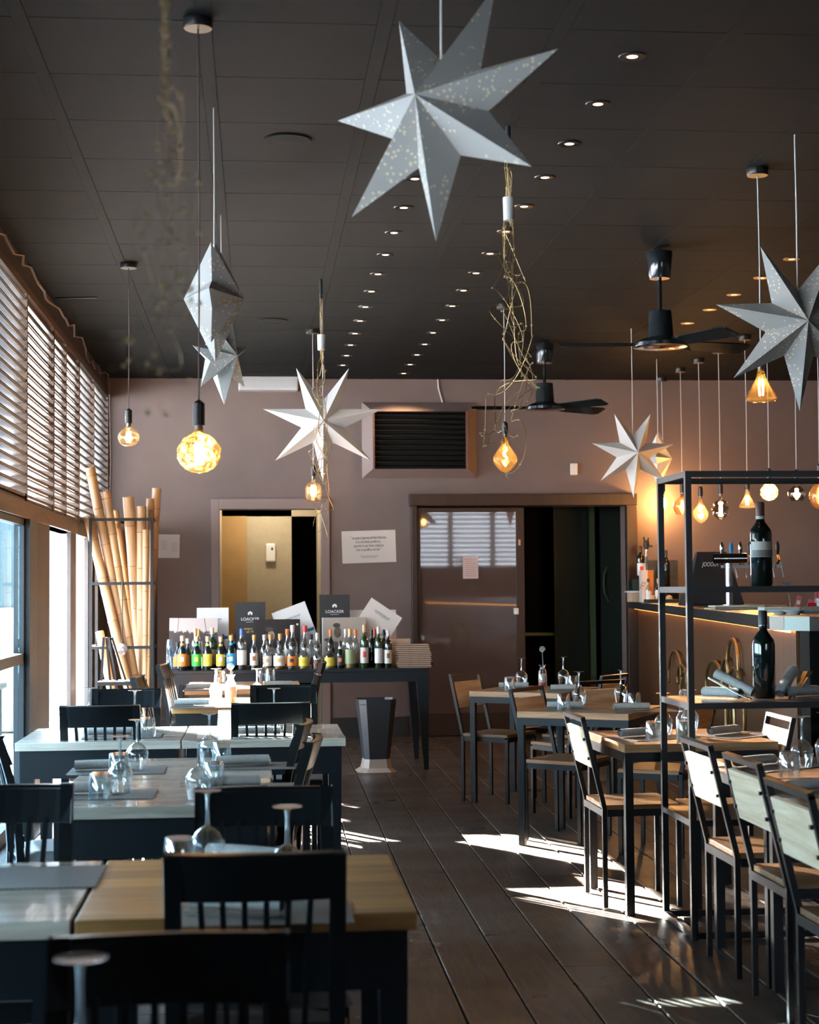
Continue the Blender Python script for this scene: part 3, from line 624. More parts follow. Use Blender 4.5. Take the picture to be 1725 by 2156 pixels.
def make_steel_chair():
    t = thing('cafe_chair', '', 'chair'); sw, T = .187, .020
    for s in (-1, 1):
        MB().bar((s*sw,-.17,0),(s*sw,-.17,.445), T).obj('leg', M['frame'], t)
        MB().bar((s*sw,.165,0),(s*sw,.165,.42), T).obj('leg', M['frame'], t)
        MB().bar((s*sw,-.17,.435),(s*sw,-.262,.83), T, up=(1,0,0)).obj('back_post', M['frame'], t)
    MB().box((0,-.262,.83),(2*sw+T,T,T),(math.radians(13),0,0)).obj('top_bar', M['frame'], t)
    mb = MB(); mb.box((0,.165,.415),(2*sw-T,T,.03)); mb.box((0,-.17,.415),(2*sw-T,T,.03)); mb.box((sw,0,.415),(T,.31,.03)); mb.box((-sw,0,.415),(T,.31,.03))
    mb.obj('seat_frame', M['frame'], t)
    MB().box((0,0,.441),(2*sw+T,.345,.020)).obj('seat', M['seatwood'], t, bevel=.002)
    a = math.atan2(.092,.395)
    MB().box((0,-.2315,.70),(2*sw-T-.004,.018,.175),(a,0,0)).obj('back_panel', M['chairwood'], t, bevel=.002)
    mb = MB()
    for s in (-1,1):
        for z in (.655,.74): mb.box((s*(sw-.018), -.17-.092*(z-.435)/.395-.014, z), (.012,.008,.012))
    mb.obj('panel_clip', M['frame'], t)
    return t
SC = make_steel_chair(); sc_used = [False]
def steel_chair(x, y, face, label):
    rz = math.atan2(-face[0], face[1])
    if not sc_used[0]:
        sc_used[0] = True; SC.location = (x,y,0); SC.rotation_euler = (0,0,rz); SC['label'] = label; SC['group'] = 'steel chairs with pine backs'; return SC
    return dup(SC, (x,y,0), rz, label, 'steel chairs with pine backs')
steel_chair(1.6165, 11.084, (.79,-.61), 'steel and pine chair left of the farthest right-hand table')
steel_chair(1.757, 9.36, (.79,-.61), 'steel and pine chair behind the left corner of the second right-hand table')
steel_chair(1.70, 7.50, (1,.02), 'sunlit steel and pine chair left of the table behind the shelf unit')
steel_chair(1.90, 6.13, (1,.01), 'steel and pine chair before the shelf unit, farthest of three in a row')
steel_chair(1.89, 5.51, (1,.01), 'steel and pine chair, middle of the three in a row at lower right')
steel_chair(1.80, 4.745, (1,.01), 'steel and pine chair nearest the viewer, cut by the right frame edge')
steel_chair(2.07, 7.285, (-1,.02), 'steel and pine chair facing left at the right end of the table behind the shelf')
steel_chair(2.13, 10.93, (-.79,.61), 'steel and pine chair right of the farthest right-hand table')
steel_chair(2.16, 8.82, (-.85,.52), 'steel and pine chair with brown seat between the second table and the shelf unit')
steel_chair(1.975, 10.355, (-.53,.85), 'steel and pine chair tucked under the near side of the farthest right-hand table')
# ------------------------------------------------------------------ place settings
def make_wineglass():
    t = thing('wine_glass', '', 'glass')   # upside down: rim on the table
    MB().lathe([(.033,0),(.038,.03),(.0425,.055),(.041,.072),(.028,.092),(.012,.104),(.004,.108)], 24).obj('bowl', M['glass'], t, True)
    MB().lathe([(.006,.106),(.0042,.125),(.0042,.165),(.006,.182),(.012,.187)], 12).obj('stem', M['glassthick'], t, True)
    MB().lathe([(.001,.186),(.012,.187),(.033,.190),(.034,.1915),(.012,.1905),(.001,.1905)], 24).obj('foot', M['glassthick'], t, True)
    return t
def make_tumbler():
    t = thing('water_glass', '', 'glass')
    MB().lathe([(.039,0),(.0375,.03),(.034,.085),(.031,.090),(.001,.090)], 24).obj('glass_wall', M['glass'], t, True)
    MB().lathe([(.036,.001),(.0345,.03),(.031,.078),(.028,.083),(.001,.083)], 24).obj('glass_base', M['glass'], t, True)
    return t
def make_napkin():
    t = thing('napkin_roll', '', 'napkin')
    mb = MB(); n = 14; L = .20
    spiral = []
    for i in range(23):
        a = i/22*2*PI*1.75; r = .024-.0022*a/PI*1.0; spiral.append((r*math.cos(a), r*math.sin(a)*.8))
    k = len(spiral)
    for x in (-L/2, -L/6, L/6, L/2):
        for y, z in spiral: mb.v.append(Vector((x, y, z+.021+(.0015 if abs(x)<.05 else 0))))
    for q in range(3):
        for i in range(k-1): mb.f.append([q*k+i, q*k+i+1, (q+1)*k+i+1, (q+1)*k+i]); mb.mi.append(0)
    mb.obj('cloth_roll', M['napkin'], t, True)
    MB().tube([(-L/2+.004,0,.019),(L/2-.004,0,.019)], .013, 10).obj('inner_fold', M['napkind'], t)
    mb = MB(); mb.bar((-.11,-.034,.004),(.02,-.040,.004), .009, .002); mb.bar((.02,-.040,.004),(.12,-.036,.005), .018, .002)
    mb.obj('knife', M['cutlery'], t)
    mb = MB(); mb.bar((-.10,-.048,.004),(.07,-.056,.004), .007, .002)
    for q in range(4): mb.bar((.07,-.062+q*.004,.004),(.115,-.064+q*.005,.008), .002, .002)
    mb.obj('fork', M['cutlery'], t)
    return t
WG, TU, NA = make_wineglass(), make_tumbler(), make_napkin()
used = {}
def put(proto, x, y, z, label, group, rz=0, scale=None):
    if proto.name not in used:
        used[proto.name] = 1; proto.location = (x,y,z); proto.rotation_euler = (0,0,rz); proto['label'] = label; proto['group'] = group
        if scale: proto.scale = scale
        return proto
    return dup(proto, (x,y,z), rz, label, group, scale)
def mat_at(x, y, rz, label, z=None, w=.40, d=.30):
    o = MB().box((0,0,.0015),(w,d,.002)).obj('placemat', M['placemat'], None, loc=(x,y,TZ+.001), rot=(0,0,rz))
    return tag(o, label, 'placemat', 'woven grey placemats')
R1n, R2n, R3n, R4n = 'farthest right-hand table', 'second farthest right-hand table', 'table behind the shelf unit', 'table in front of the shelf unit'
L1n, L2n, L2f, L3n, L4n, L5n = 'nearest left table', 'nearer square table', 'farther square table', 'long third table', 'sunlit second farthest left table', 'farthest left table'
for px, py, lb in [(1098,1386,'left of the vase on the '+R1n),(1186,1384,'right of the vase on the '+R1n),
    (1219,1415,'left one on the '+R2n),(1307,1411,'right one on the '+R2n),
    (1397,1461,'left of the jar on the '+R3n),(1452,1454,'right of the jar on the '+R3n),
    (1688,1510,'on the '+R4n+', beside a tumbler'),(1738,1502,'cut by the right frame edge'),
    (437,1668,'left one behind the chair on the '+L1n),(605,1701,'right one above the chair on the '+L1n),(170,2038,'blurred in the bottom left corner of the foreground'),
    (289,1517,'window side of the '+L2f),(253,1552,'window side of the '+L2n),(441,1504,'aisle side of the '+L2f),(418,1560,'aisle side of the '+L2n),
    (188,1450,'nearest the window on the '+L3n),(284,1455,'second from the window on the '+L3n),(577,1451,'aisle end of the '+L3n),
    (455,1409,'left one on the '+L4n),(541,1409,'right one on the '+L4n),(479,1382,'left one on the '+L5n),(555,1381,'right one on the '+L5n)]:
    p = atz(px, py, TZ+.1915)
    s = None
    if px == 170: s = (1.05,1.05,1.05)
    put(WG, p.x, p.y, TZ+.004, 'upturned wine glass, '+lb, 'upturned wine glasses on the tables', 0, s)
for px, py, lb in [(1073,1426,'left on the '+R1n),(1207,1422,'right on the '+R1n),(1187,1461,'left on the '+R2n),(1336,1459,'right on the '+R2n),
    (1377,1519,'left of the jar on the '+R3n),(1662,1583,'on the '+R4n),(377,1764,'on the '+L1n+', left of the chair back'),
    (250,1586,'window side of the '+L2f),(211,1628,'window side of the '+L2n),(467,1563,'aisle side of the '+L2f),(450,1605,'aisle side of the '+L2n),
    (311,1511,'window half of the '+L3n),(474,1496,'aisle half of the '+L3n),(455,1441,'left on the '+L4n),(462,1412,'left on the '+L5n),(569,1408,'right on the '+L5n)]:
    p = atz(px, py, TZ+.092); put(TU, p.x, p.y, TZ+.004, 'upturned water tumbler, '+lb, 'upturned water tumblers on the tables')
for px, py, a, lb in [(1082,1444,-10,'left on the '+R1n),(1192,1449,-8,'right on the '+R1n),(1190,1486,-12,'left on the '+R2n),(1330,1489,2,'right on the '+R2n),
    (1343,1544,25,'left on the '+R3n),(1526,1539,35,'right on the '+R3n),(1590,1604,30,'far side of the '+R4n),
    (214,1613,5,'window side of the '+L2f),(176,1662,6,'window side of the '+L2n),(512,1603,10,'aisle side of the '+L2f),(486,1648,12,'aisle side of the '+L2n),
    (232,1542,0,'window half of the '+L3n),(545,1541,-6,'aisle half of the '+L3n),(404,1481,0,'on the '+L4n),(424,1447,0,'left on the '+L5n),(585,1441,6,'right on the '+L5n),
    (500,1905,-20,'seen between the chair slats on the '+L1n),(512,1800,-30,'standing above the chair back on the '+L1n)]:
    p = atz(px, py, TZ+.02); z = TZ+.004
    put(NA, p.x, p.y, z, 'rolled grey napkin with cutlery, '+lb, 'rolled grey napkins on the tables', math.radians(a))
    if (px, py) != (512,1800): mat_at(p.x+.06, p.y-.01, math.radians(a if px > 1000 else 0), 'grey woven placemat, '+lb, w=.36, d=.25)
p = atz(1725,1668,TZ); put(NA, p.x-.02, p.y, TZ+.004, 'rolled grey napkin with cutlery on the nearest right-hand table', 'rolled grey napkins on the tables', .3)
mat_at(p.x, p.y-.0, 0, 'grey woven placemat on the nearest right-hand table', w=.4, d=.28)
p = atz(35,1850,TZ); mat_at(p.x, p.y, 0, 'grey woven placemat on the pale table at the left frame edge')
# flower vases
def rose(parent, base, h, r, name='wire_flower', mat='cordw'):
    pts = [(0,0,base),(.004,0,base+h*.5),(.0,.003,base+h)]
    for i in range(40):
        a = i*.55; rr = r*(1-i/46); pts.append((rr*math.cos(a), .3*rr*math.sin(a*1.3), base+h+r*.2+rr*math.sin(a)))
    MB().tube(pts, .0013, 5).obj(name, M[mat], parent, True)
M['pinkliq'] = pbr('pink_sand', (.62,.09,.08), .5); M['sand'] = pbr('beige_grain', (.34,.25,.18), .9, noise=.4, nscale=150); M['whitegrain'] = pbr('white_grain', (.6,.52,.45), .9)
def vase(px, py, label, liq, Hh, R_, rh=.09, grain=None):
    p = atz(px, py, TZ); t = thing('flower_jar', label, 'vase', (p.x, p.y, TZ+.001), 0)
    MB().lathe([(.001,.002),(R_*.95,.002),(R_,.01),(R_,Hh*.68),(R_*.62,Hh*.80),(R_*.55,Hh*.88),(R_*.85,Hh)], 24).obj('jar_glass', M['glass'], t, True)
    MB().lathe([(.001,.006),(R_*.93,.006),(R_*.93,Hh*.2),(.001,Hh*.2)], 20).obj('filling', liq, t, True)
    if grain: MB().lathe([(.001,Hh*.2),(R_*.92,Hh*.2),(R_*.92,Hh*.58),(.001,Hh*.60)], 20).obj('grain', grain, t, True)
    rose(t, Hh*.25, Hh*.75+rh, .022); return t
vase(1143,1446,'small glass jar with pink sand and a wire rose on the farthest right-hand table',M['pinkliq'],.15,.030,.10,M['whitegrain'])
vase(1441,1567,'glass jar half filled with beige grain on the table behind the shelf unit',M['sand'],.17,.034,.04,M['sand'])
vase(486,1480,'glass jar glaring white in the sun on the sunlit second farthest left table',M['whitegrain'],.17,.034,.04,M['whitegrain'])

# ------------------------------------------------------------------ tall shelf unit
sx0, sx1, sy0, sy1 = 1.745, 3.05, 6.60, 7.06
ZS = [1.884, 1.415, .946, .477, .03]
su = thing('shelf_unit', 'tall open black steel shelf unit with two wine bottles', 'shelf', (sx0, sy0, 0)); T = .025
W_, D_ = sx1-sx0, sy1-sy0
for x in (0, W_):
    for y in (0, D_): MB().bb(x-T/2, x+T/2, y-T/2, y+T/2, 0, ZS[0]).obj('post', M['frame'], su)
for z in ZS:
    mb = MB()
    for y in (0, D_): mb.bb(T/2, W_-T/2, y-T/2, y+T/2, z-T, z)
    for x in (0, W_): mb.bb(x-T/2+.001, x+T/2-.001, T/2, D_-T/2, z-T, z)
    mb.obj('cross_frame', M['frame'], su)
M['shelfb'] = pbr('shelf_board', (.055,.04,.032), .3, noise=.1)
for z in ZS[1:4]: MB().bb(T/2, W_-T/2, T/2, D_-T/2, z-.016, z-.001).obj('shelf_board', M['shelfb'], su)

# ------------------------------------------------------------------ bottles
DG = pbr('dark_bottle_glass', (.006,.010,.008), .06, coat=.6); BRN = pbr('brown_bottle_glass', (.035,.012,.004), .08, coat=.5)
GRN = pbr('green_bottle_glass', (.012,.035,.010), .07, coat=.5); REDL = pbr('red_liqueur', (.12,.008,.012), .08, coat=.5)
AMB = pbr('amber_liqueur', (.28,.10,.02), .1, coat=.4); YEL = pbr('yellow_liqueur', (.34,.24,.06), .1, coat=.4)
CLR = thin('clear_bottle', (.82,.85,.84), .14, .85, 1.8)
def prof_b(kind, r, h):
    if kind == 'wine': return [(.001,.003),(r*.9,0),(r,.008),(r,h*.62),(r*.93,h*.67),(r*.62,h*.73),(r*.40,h*.77),(r*.36,h*.84),(r*.36,h*.985),(r*.30,h)]
    if kind == 'liq': return [(.001,.003),(r*.94,0),(r,.006),(r,h*.50),(r*.92,h*.57),(r*.62,h*.66),(r*.40,h*.73),(r*.34,h*.80),(r*.34,h*.97),(r*.30,h)]
    return [(.001,.003),(r*.94,0),(r,.006),(r,h*.58),(r*.9,h*.64),(r*.5,h*.68),(r*.36,h*.72),(r*.36,h*.97),(r*.30,h)]
def bottle(x, y, z, kind, r, h, glass, capc, labc, label, lz=(.12,.48), neck=None, liquid=None, group=None, cat='bottle', arc=1.25, stamp=None):
    t = thing('bottle', label, cat, (x,y,z), 0, group)
    MB().lathe(prof_b(kind, r, h), 20).obj('glass_body', glass, t, True)
    if liquid: MB().lathe([(.001,.006),(r*.93,.006),(r*.93,h*.40),(.001,h*.40)], 18).obj('liquid', liquid, t, True)
    q = r*.36
    MB().lathe([(q+.0012,h*.84),(q+.0016,h*.985),(q*.9,h+.002),(.001,h+.003)] if kind == 'wine' else [(q+.002,h*.85),(q+.003,h*1.0),(q*.9,h*1.01),(.001,h*1.01)], 14).obj('cap', capc, t, True)
    if labc:
        MB().lathe([(r+.0007,h*lz[0]),(r+.0007,h*lz[1])], 14, a0=-PI/2-arc, a1=-PI/2+arc).obj('label_paper', labc, t, True)
        if stamp: MB().lathe([(r+.0014,h*(lz[0]*.62+lz[1]*.38)),(r+.0014,h*(lz[0]*.25+lz[1]*.75))], 6, a0=-PI/2-.4, a1=-PI/2+.35).obj('label_print', stamp, t, True)
    if neck: MB().lathe([(r*.385,h*.76),(r*.40,h*.82)] if kind != 'liq' else [(r*.44,h*.715),(r*.40,h*.79)], 12).obj('neck_band', neck, t, True)
    return t
def cc(n, c, r=.45): return pbr(n, c, r)
ORG, GRNL, YLW, OCH, BLU = cc('orange_label',(.75,.20,.03)), cc('green_label',(.03,.40,.05)), cc('yellow_label',(.62,.55,.06)), cc('ochre_label',(.70,.42,.04)), cc('blue_label',(.01,.24,.55))
CRM, WHT, BGE = cc('cream_label',(.60,.55,.48)), cc('white_label',(.70,.68,.65)), cc('beige_cap',(.60,.42,.22))
BLKC, REDC, ORC, WHC, GLD, BLUC = cc('black_cap',(.02,.02,.02)), cc('red_cap',(.60,.06,.05)), cc('orange_cap',(.62,.16,.03)), cc('white_cap',(.62,.62,.62)), cc('gold_cap',(.55,.32,.10),.3), cc('blue_cap',(.04,.10,.42))
SGR = cc('sage_label',(.26,.32,.16)); PRT = cc('label_print_brown',(.25,.09,.03)); PRG = cc('label_print_gold',(.62,.40,.10))
# long black table with tapered legs
BTZ = .79
bt = thing('bottle_table', 'long black sideboard table with tapered legs under the bottles', 'table', (.33, 13.45, 0)); bw, bd = 2.04, .90
MB().bb(-bw/2, bw/2, -bd/2, bd/2, BTZ-.025, BTZ).obj('tabletop', M['apron'], bt, bevel=.003)
mb = MB()
for s in (-1,1): mb.bb(-bw/2+.01,bw/2-.01, s*(bd/2-.02)-.012, s*(bd/2-.02)+.012, BTZ-.105, BTZ-.025); mb.bb(s*(bw/2-.02)-.012, s*(bw/2-.02)+.012, -bd/2+.03, bd/2-.03, BTZ-.105, BTZ-.025)
mb.obj('apron', M['apron'], bt)
for sx in (-1,1):
    for sy in (-1,1):
        cx_, cy_ = sx*(bw/2-.055), sy*(bd/2-.055); a = .05
        ex = cx_+sx*.03
        MB().add([(ex-.018,cy_-.018,0),(ex+.018,cy_-.018,0),(ex+.018,cy_+.018,0),(ex-.018,cy_+.018,0),(cx_-a,cy_-a,BTZ-.03),(cx_+a,cy_-a,BTZ-.03),(cx_+a,cy_+a,BTZ-.03),(cx_-a,cy_+a,BTZ-.03)],
            [(0,3,2,1),(4,5,6,7),(0,1,5,4),(1,2,6,5),(2,3,7,6),(3,0,4,7)]).obj('leg', M['apron'], bt)
G = 'liquor bottles on the long black table'
def bpx(px, ytop, row, wpx, **k):
    Y = {0: 13.12, 1: 13.24, 2: 13.36}[row]
    x = aty(px, 1350, Y).x; zt_ = aty(px, ytop, Y).z; r = wpx/2*Y/FPX
    return x, Y, BTZ, r, zt_-BTZ
BL = [ # px, ytop, row, width px, kind, glass, cap, label material, words, neck, liquid, stamp
 (384,1339,0,21,'liq',DG,BGE,ORG,'dark bottle with orange label, far left in the front row',ORG,None,CRM),
 (414,1340,0,21,'liq',DG,BGE,GRNL,'dark bottle with bright green label in the front row',GRNL,None,YLW),
 (437,1340,0,20,'liq',DG,BGE,YLW,'dark bottle with lemon yellow label in the front row',YLW,None,OCH),
 (465,1341,0,20,'liq',DG,BGE,OCH,'dark bottle with ochre label in the front row',OCH,None,CRM),
 (487,1338,0,21,'liq',DG,GLD,BLU,'dark bottle with sky blue label in the front row',BLU,None,CRM),
 (509,1324,0,21,'wine',CLR,BLUC,WHT,'bottle with blue cap and pale label beside the sky blue one',None,DG,None),
 (535,1337,0,18,'liq',CLR,GLD,CRM,'bottle with gold cap and cream label left of the clear ones',None,BRN,PRT),
 (563,1350,0,19,'liq',CLR,BLKC,WHT,'squat bottle with white label, left one of the white-labelled pair',None,AMB,PRG),
 (588,1349,0,25,'liq',CLR,BLKC,WHT,'squat bottle with white label, right one of the white-labelled pair',None,AMB,PRG),
 (614,1352,0,22,'liq',CLR,BLKC,ORG,'clear bottle with orange and black banded label',None,DG,BLKC),
 (640,1356,0,24,'liq',CLR,BLKC,YLW,'clear ribbed yellow-labelled bottle, left one of two alike',None,YEL,OCH),
 (668,1358,0,24,'liq',CLR,BLKC,None,'ribbed bottle filled with dark red liqueur',None,REDL,None),
 (694,1358,0,24,'liq',CLR,BLKC,YLW,'clear ribbed yellow-labelled bottle, right one of two alike',None,YEL,OCH),
 (716,1350,0,18,'liq',DG,BLKC,BLKC,'short black bottle with a round white tag on its neck',WHT,None,ORG),
 (737,1324,0,22,'wine',CLR,GLD,SGR,'clear bottle with tall sage green label',None,YEL,None),
 (749,1326,1,18,'wine',CLR,ORC,CRM,'clear bottle with orange cap behind the sage-labelled one',None,YEL,None),
 (767,1316,0,18,'wine',GRN,BGE,CRM,'dark green wine bottle with pale cork and small cream label',BLKC,None,REDC),
 (797,1320,0,17,'wine',GRN,WHC,WHT,'dark green wine bottle with white capsule and white label',None,None,None),
 (817,1327,0,17,'wine',DG,WHC,CRM,'dark wine bottle with silver capsule, right end of the front row',None,None,PRT),
 (783,1326,1,17,'wine',DG,BLKC,None,'unlabelled black wine bottle behind the two green ones',None,None,None),
 (808,1326,1,17,'wine',GRN,BLKC,CRM,'green wine bottle with black capsule in the second row',None,None,None),
 (789,1325,2,15,'wine',DG,REDC,None,'wine bottle with red capsule in the back row',None,None,None),
 (412,1324,1,20,'wine',CLR,GLD,SGR,'tall clear bottle with gold cap behind the green-labelled one',None,None,None),
 (418,1325,2,20,'wine',CLR,GLD,None,'tall clear gold-capped bottle in the back row at left',None,None,None),
 (447,1322,1,20,'wine',GRN,BGE,SGR,'tall teal-necked bottle with beige cap behind the yellow one',BLU,None,None),
 (374,1352,1,19,'liq',DG,BLKC,ORG,'dark bottle with orange label half hidden at the far left',None,None,None),
 (395,1345,1,18,'liq',DG,WHC,PRT,'dark bottle with brown label behind the orange and green ones',None,None,None),
 (468,1336,1,18,'liq',DG,BLKC,None,'dark bottle with black cap behind the ochre-labelled one',None,None,None),
 (491,1335,1,24,'liq',DG,BLKC,None,'broad dark bottle with black cap behind the blue-labelled one',BLU,None,None),
 (557,1337,1,20,'liq',CLR,WHC,None,'clear bottle with white capsule behind the white-labelled pair',None,AMB,None),
 (570,1336,2,20,'liq',CLR,GLD,None,'clear bottle with gold cap behind the left white-labelled bottle',None,AMB,None),
 (590,1335,1,20,'liq',CLR,GLD,None,'clear bottle with gold cap behind the right white-labelled bottle',None,None,None),
 (605,1325,1,18,'liq',CLR,ORC,CRM,'clear bottle with long orange cap in the second row',None,None,None),
 (616,1317,1,22,'liq',CLR,WHC,None,'tall clear decanter bottle with square stopper, tallest of its row',None,None,None),
 (642,1318,1,22,'liq',CLR,REDC,None,'clear bottle with round red stopper in the second row',None,None,None),
 (655,1336,2,22,'liq',CLR,BLKC,None,'clear bottle with black cap in the back row',None,None,None),
 (668,1333,1,18,'wine',CLR,WHC,None,'slim clear bottle behind the dark red liqueur',None,None,None),
 (696,1326,1,17,'wine',DG,ORC,None,'dark bottle with burnt orange cap behind the yellow-labelled one',None,None,None),
 (728,1325,2,16,'wine',CLR,WHC,None,'clear bottle in the back row beside the sage-labelled one',None,None,None)]
for px, yt, row, wp, kind, gl, cap, lab, words, neck, liq, stamp in BL:
    x, Y, z, r, h = bpx(px, yt, row, wp)
    bottle(x, Y, z, kind, r, h, gl, cap, lab, words+' on the long table', neck=neck, liquid=liq, group=G, stamp=stamp)
# two big wine bottles on the shelf unit
x = aty(1603,1200,6.83).x
t = bottle(x, 6.83, ZS[1], 'wine', .047, .352, DG, cc('brown_capsule',(.12,.05,.03)), CRM, 'large dark wine bottle with a cream landscape label on the upper shelf', lz=(.345,.53), cat='wine bottle')
r = .0485; MB().lathe([(r,.352*.35),(r+.0002,.352*.43)], 12, a0=-PI/2-1.1, a1=-PI/2+1.1).obj('label_hill', cc('grey_hill',(.20,.18,.16)), t, True)
MB().lathe([(.0185,.352*.80),(.0185,.352*.835)], 14).obj('neck_band', CRM, t, True)
x2 = aty(1608,1400,6.83).x
bottle(x2, 6.83, ZS[2], 'wine', .048, .365, DG, BLKC, None, 'large plain black wine bottle among napkins on the lower shelf', cat='wine bottle')
for px, py, Y, a, tilt, lb in [(1522,1474,6.82,-52,0,'lying flat left of the plain bottle'),(1543,1452,6.80,-42,-24,'leaning on the left of the plain bottle'),(1660,1445,6.86,50,30,'propped up right of the plain bottle'),(1690,1470,6.83,28,0,'lying flat right of the plain bottle')]:
    p = aty(px, py, Y)
    o = put(NA, p.x, p.y, (ZS[2]+.002) if not tilt else ZS[2]+.045, 'rolled grey napkin %s on the lower shelf' % lb, 'rolled grey napkins on the shelf', math.radians(a), (.92,1.15,1.15))
    if tilt: o.rotation_euler = (0, math.radians(-tilt), math.radians(a))
# ------------------------------------------------------------------ leaflets behind the bottles
def board(name, px, py, wpx, hpx, Y, ang, mat, label, cat, lean=.12, deco=None, thick=.006):
    """a card standing behind the bottles; px,py = its centre"""
    c = aty(px, py, Y); w_, h_ = wpx*Y/FPX, hpx*Y/FPX
    t = thing(name, label, cat, (c.x, Y, c.z)); t.rotation_euler = (-lean, math.radians(ang), 0)
    lo_ = min(-h_/2, BTZ+.003-c.z) if abs(ang) < 5 else -h_/2
    o = MB().bb(-w_/2, w_/2, -thick/2, thick/2, lo_, h_/2).obj('card_sheet', mat, t)
    if deco: deco(t, w_, h_, -thick/2-.0008)
    return t
RF = (PI/2, 0, 0)
def lines(t, x0, x1, z0, n, dz, y, mat, name='print_lines', th=.0035):
    mb = MB()
    for k in range(n): mb.box(((x0+x1)/2*.0+(x0+x1)/2, y, z0-dz*k), ((x1-x0)*(1-.15*(k % 2)), .0006, th))
    mb.obj(name, mat, t)
def logo(t, w_, h_, y, sub, z=.25):
    mb = MB()
    for a, l in ((-62,.020),(-32,.026),(0,.029),(32,.026),(62,.020)):
        r_ = math.radians(a); mb.box((math.sin(r_)*l*.75, y, h_*z+math.cos(r_)*l*.75), (.010,.0006,l*.6), (0, r_, 0))
    mb.lathe([(.001,0),(.011,0)], 12, c=(0,y,h_*z)); mb.obj('flower_emblem', M['inkw'], t)
    textobj('lettering', 'LOACKER', .034, M['inkw'], t, (0, y, h_*z-.045), RF)
    lines(t, -.035, .035, h_*z-.058, 1, .01, y, M['inkw'], th=.002)
    if sub: textobj('script_lettering', sub, .026, M['inky'], t, (0, y, h_*z-.12), (PI/2, 0, 0), shear=.4)
board('display_card', 527,1322,64,108, 13.72, 0, M['cardb'], 'black card with LOACKER lettering and yellow script, left one', 'card', deco=lambda t,w_,h_,y: logo(t,w_,h_,y,'vigna di\nLOACKER'[:0] or 'scopri chi\nsei TU'))
board('display_card', 705,1306,64,108, 13.66, 0, M['cardb'], 'black card with LOACKER lettering above the photograph of a man', 'card', deco=lambda t,w_,h_,y: logo(t,w_,h_,y,'il vento soffia'))
def brochure(t, w_, h_, y):
    textobj('lettering', 'HOMOGRAM', .024, M['ink'], t, (0, y, h_*.28), RF)
    lines(t, -w_*.22, w_*.22, h_*.26, 1, .01, y, M['ink'], th=.002)
    MB().box((w_*.38,y,-h_*.02),(w_*.2,.0006,.026)).obj('blue_patch', M['blue'], t)
    lines(t, -w_*.1, w_*.35, -h_*.08, 6, .014, y, M['ink'], th=.003)
board('brochure', 448,1340,66,120, 13.70, 0, M['sheet'], 'white brochure standing upright behind the dog rose photograph, at the left', 'brochure', deco=brochure)
board('brochure', 627,1333,74,116, 13.74, -20, M['sheet'], 'white brochure tilted to the left between the two black cards', 'brochure', deco=brochure)
board('brochure', 790,1318,78,92, 13.60, 34, M['cardw'], 'cream brochure tilted to the right with a blue patch on top', 'brochure', deco=brochure)
board('brochure', 783,1345,104,122, 13.80, 0, M['sheet'], 'white board standing upright behind the tilted cream brochure', 'brochure')
def photo_mat(name, sky, dark_, thr):
    m, t, o = nm(name); b = t.nodes.new('ShaderNodeBsdfPrincipled'); t.links.new(b.outputs[0], o.inputs[0]); b.inputs['Roughness'].default_value = .4
    tc_ = t.nodes.new('ShaderNodeTexCoord'); sp = t.nodes.new('ShaderNodeSeparateXYZ'); t.links.new(tc_.outputs['Object'], sp.inputs[0])
    nz = N(t, 'ShaderNodeTexNoise', Scale=26.0, Detail=8.0, Roughness=.75); t.links.new(tc_.outputs['Object'], nz.inputs['Vector'])
    ml = N(t, 'ShaderNodeMath', operation='MULTIPLY_ADD'); ml.inputs[1].default_value = 6.0; ml.inputs[2].default_value = thr; t.links.new(sp.outputs['Z'], ml.inputs[0])
    ad = N(t, 'ShaderNodeMath', operation='ADD'); t.links.new(ml.outputs[0], ad.inputs[0]); t.links.new(nz.outputs[0], ad.inputs[1])
    rr = t.nodes.new('ShaderNodeValToRGB'); e = rr.color_ramp.elements; e[0].position = .48; e[0].color = c4(dark_); e[1].position = .54; e[1].color = c4(sky)
    t.links.new(ad.outputs[0], rr.inputs[0]); t.links.new(rr.outputs[0], b.inputs['Base Color']); return m
PH1 = photo_mat('print_hedge', (.52,.42,.37), (.045,.028,.025), -.50)
PH2 = pbr('print_dark', (.012,.010,.010), .35); PH3 = pbr('print_sepia', (.34,.29,.24), .4, noise=.15, nscale=6)
SKIN1 = pbr('print_face', (.30,.19,.14), .5); SKIN2 = pbr('print_sepia_dark', (.045,.035,.03), .5)
def poles(t, w_, h_, y):
    mb = MB(); mb.bar((-w_*.34,y,h_*.02),(-w_*.31,y,h_*.5), .004, .0006); mb.bar((w_*.30,y,h_*.05),(w_*.22,y,h_*.5), .004, .0006); mb.obj('print_poles', SKIN2, t)
def disc(mb, x, y, z, rx, rz_, n=16):
    b = len(mb.v); mb.v.append(Vector((x,y,z)))
    for j in range(n): a = 2*PI*j/n; mb.v.append(Vector((x+rx*math.cos(a), y, z+rz_*math.sin(a))))
    for j in range(n): mb.f.append([b, b+1+j, b+1+(j+1) % n]); mb.mi.append(mb.k)
def man(t, w_, h_, y):
    mb = MB(); disc(mb, -w_*.12, y, h_*.12, .030, .042); disc(mb, -w_*.14, y, -h_*.28, .065, .05); mb.obj('print_face', SKIN1, t)
    mb = MB(); disc(mb, -w_*.16, y-.0006, h_*.27, .032, .020); disc(mb, -w_*.02, y-.0006, h_*.05, .010, .012); disc(mb, -w_*.1, y-.0006, h_*.0, .024, .014); mb.obj('print_hair', SKIN2, t)
    mb = MB(); disc(mb, w_*.44, y-.0006, h_*.38, .008, .008); mb.obj('print_dot', M['inkw'], t)
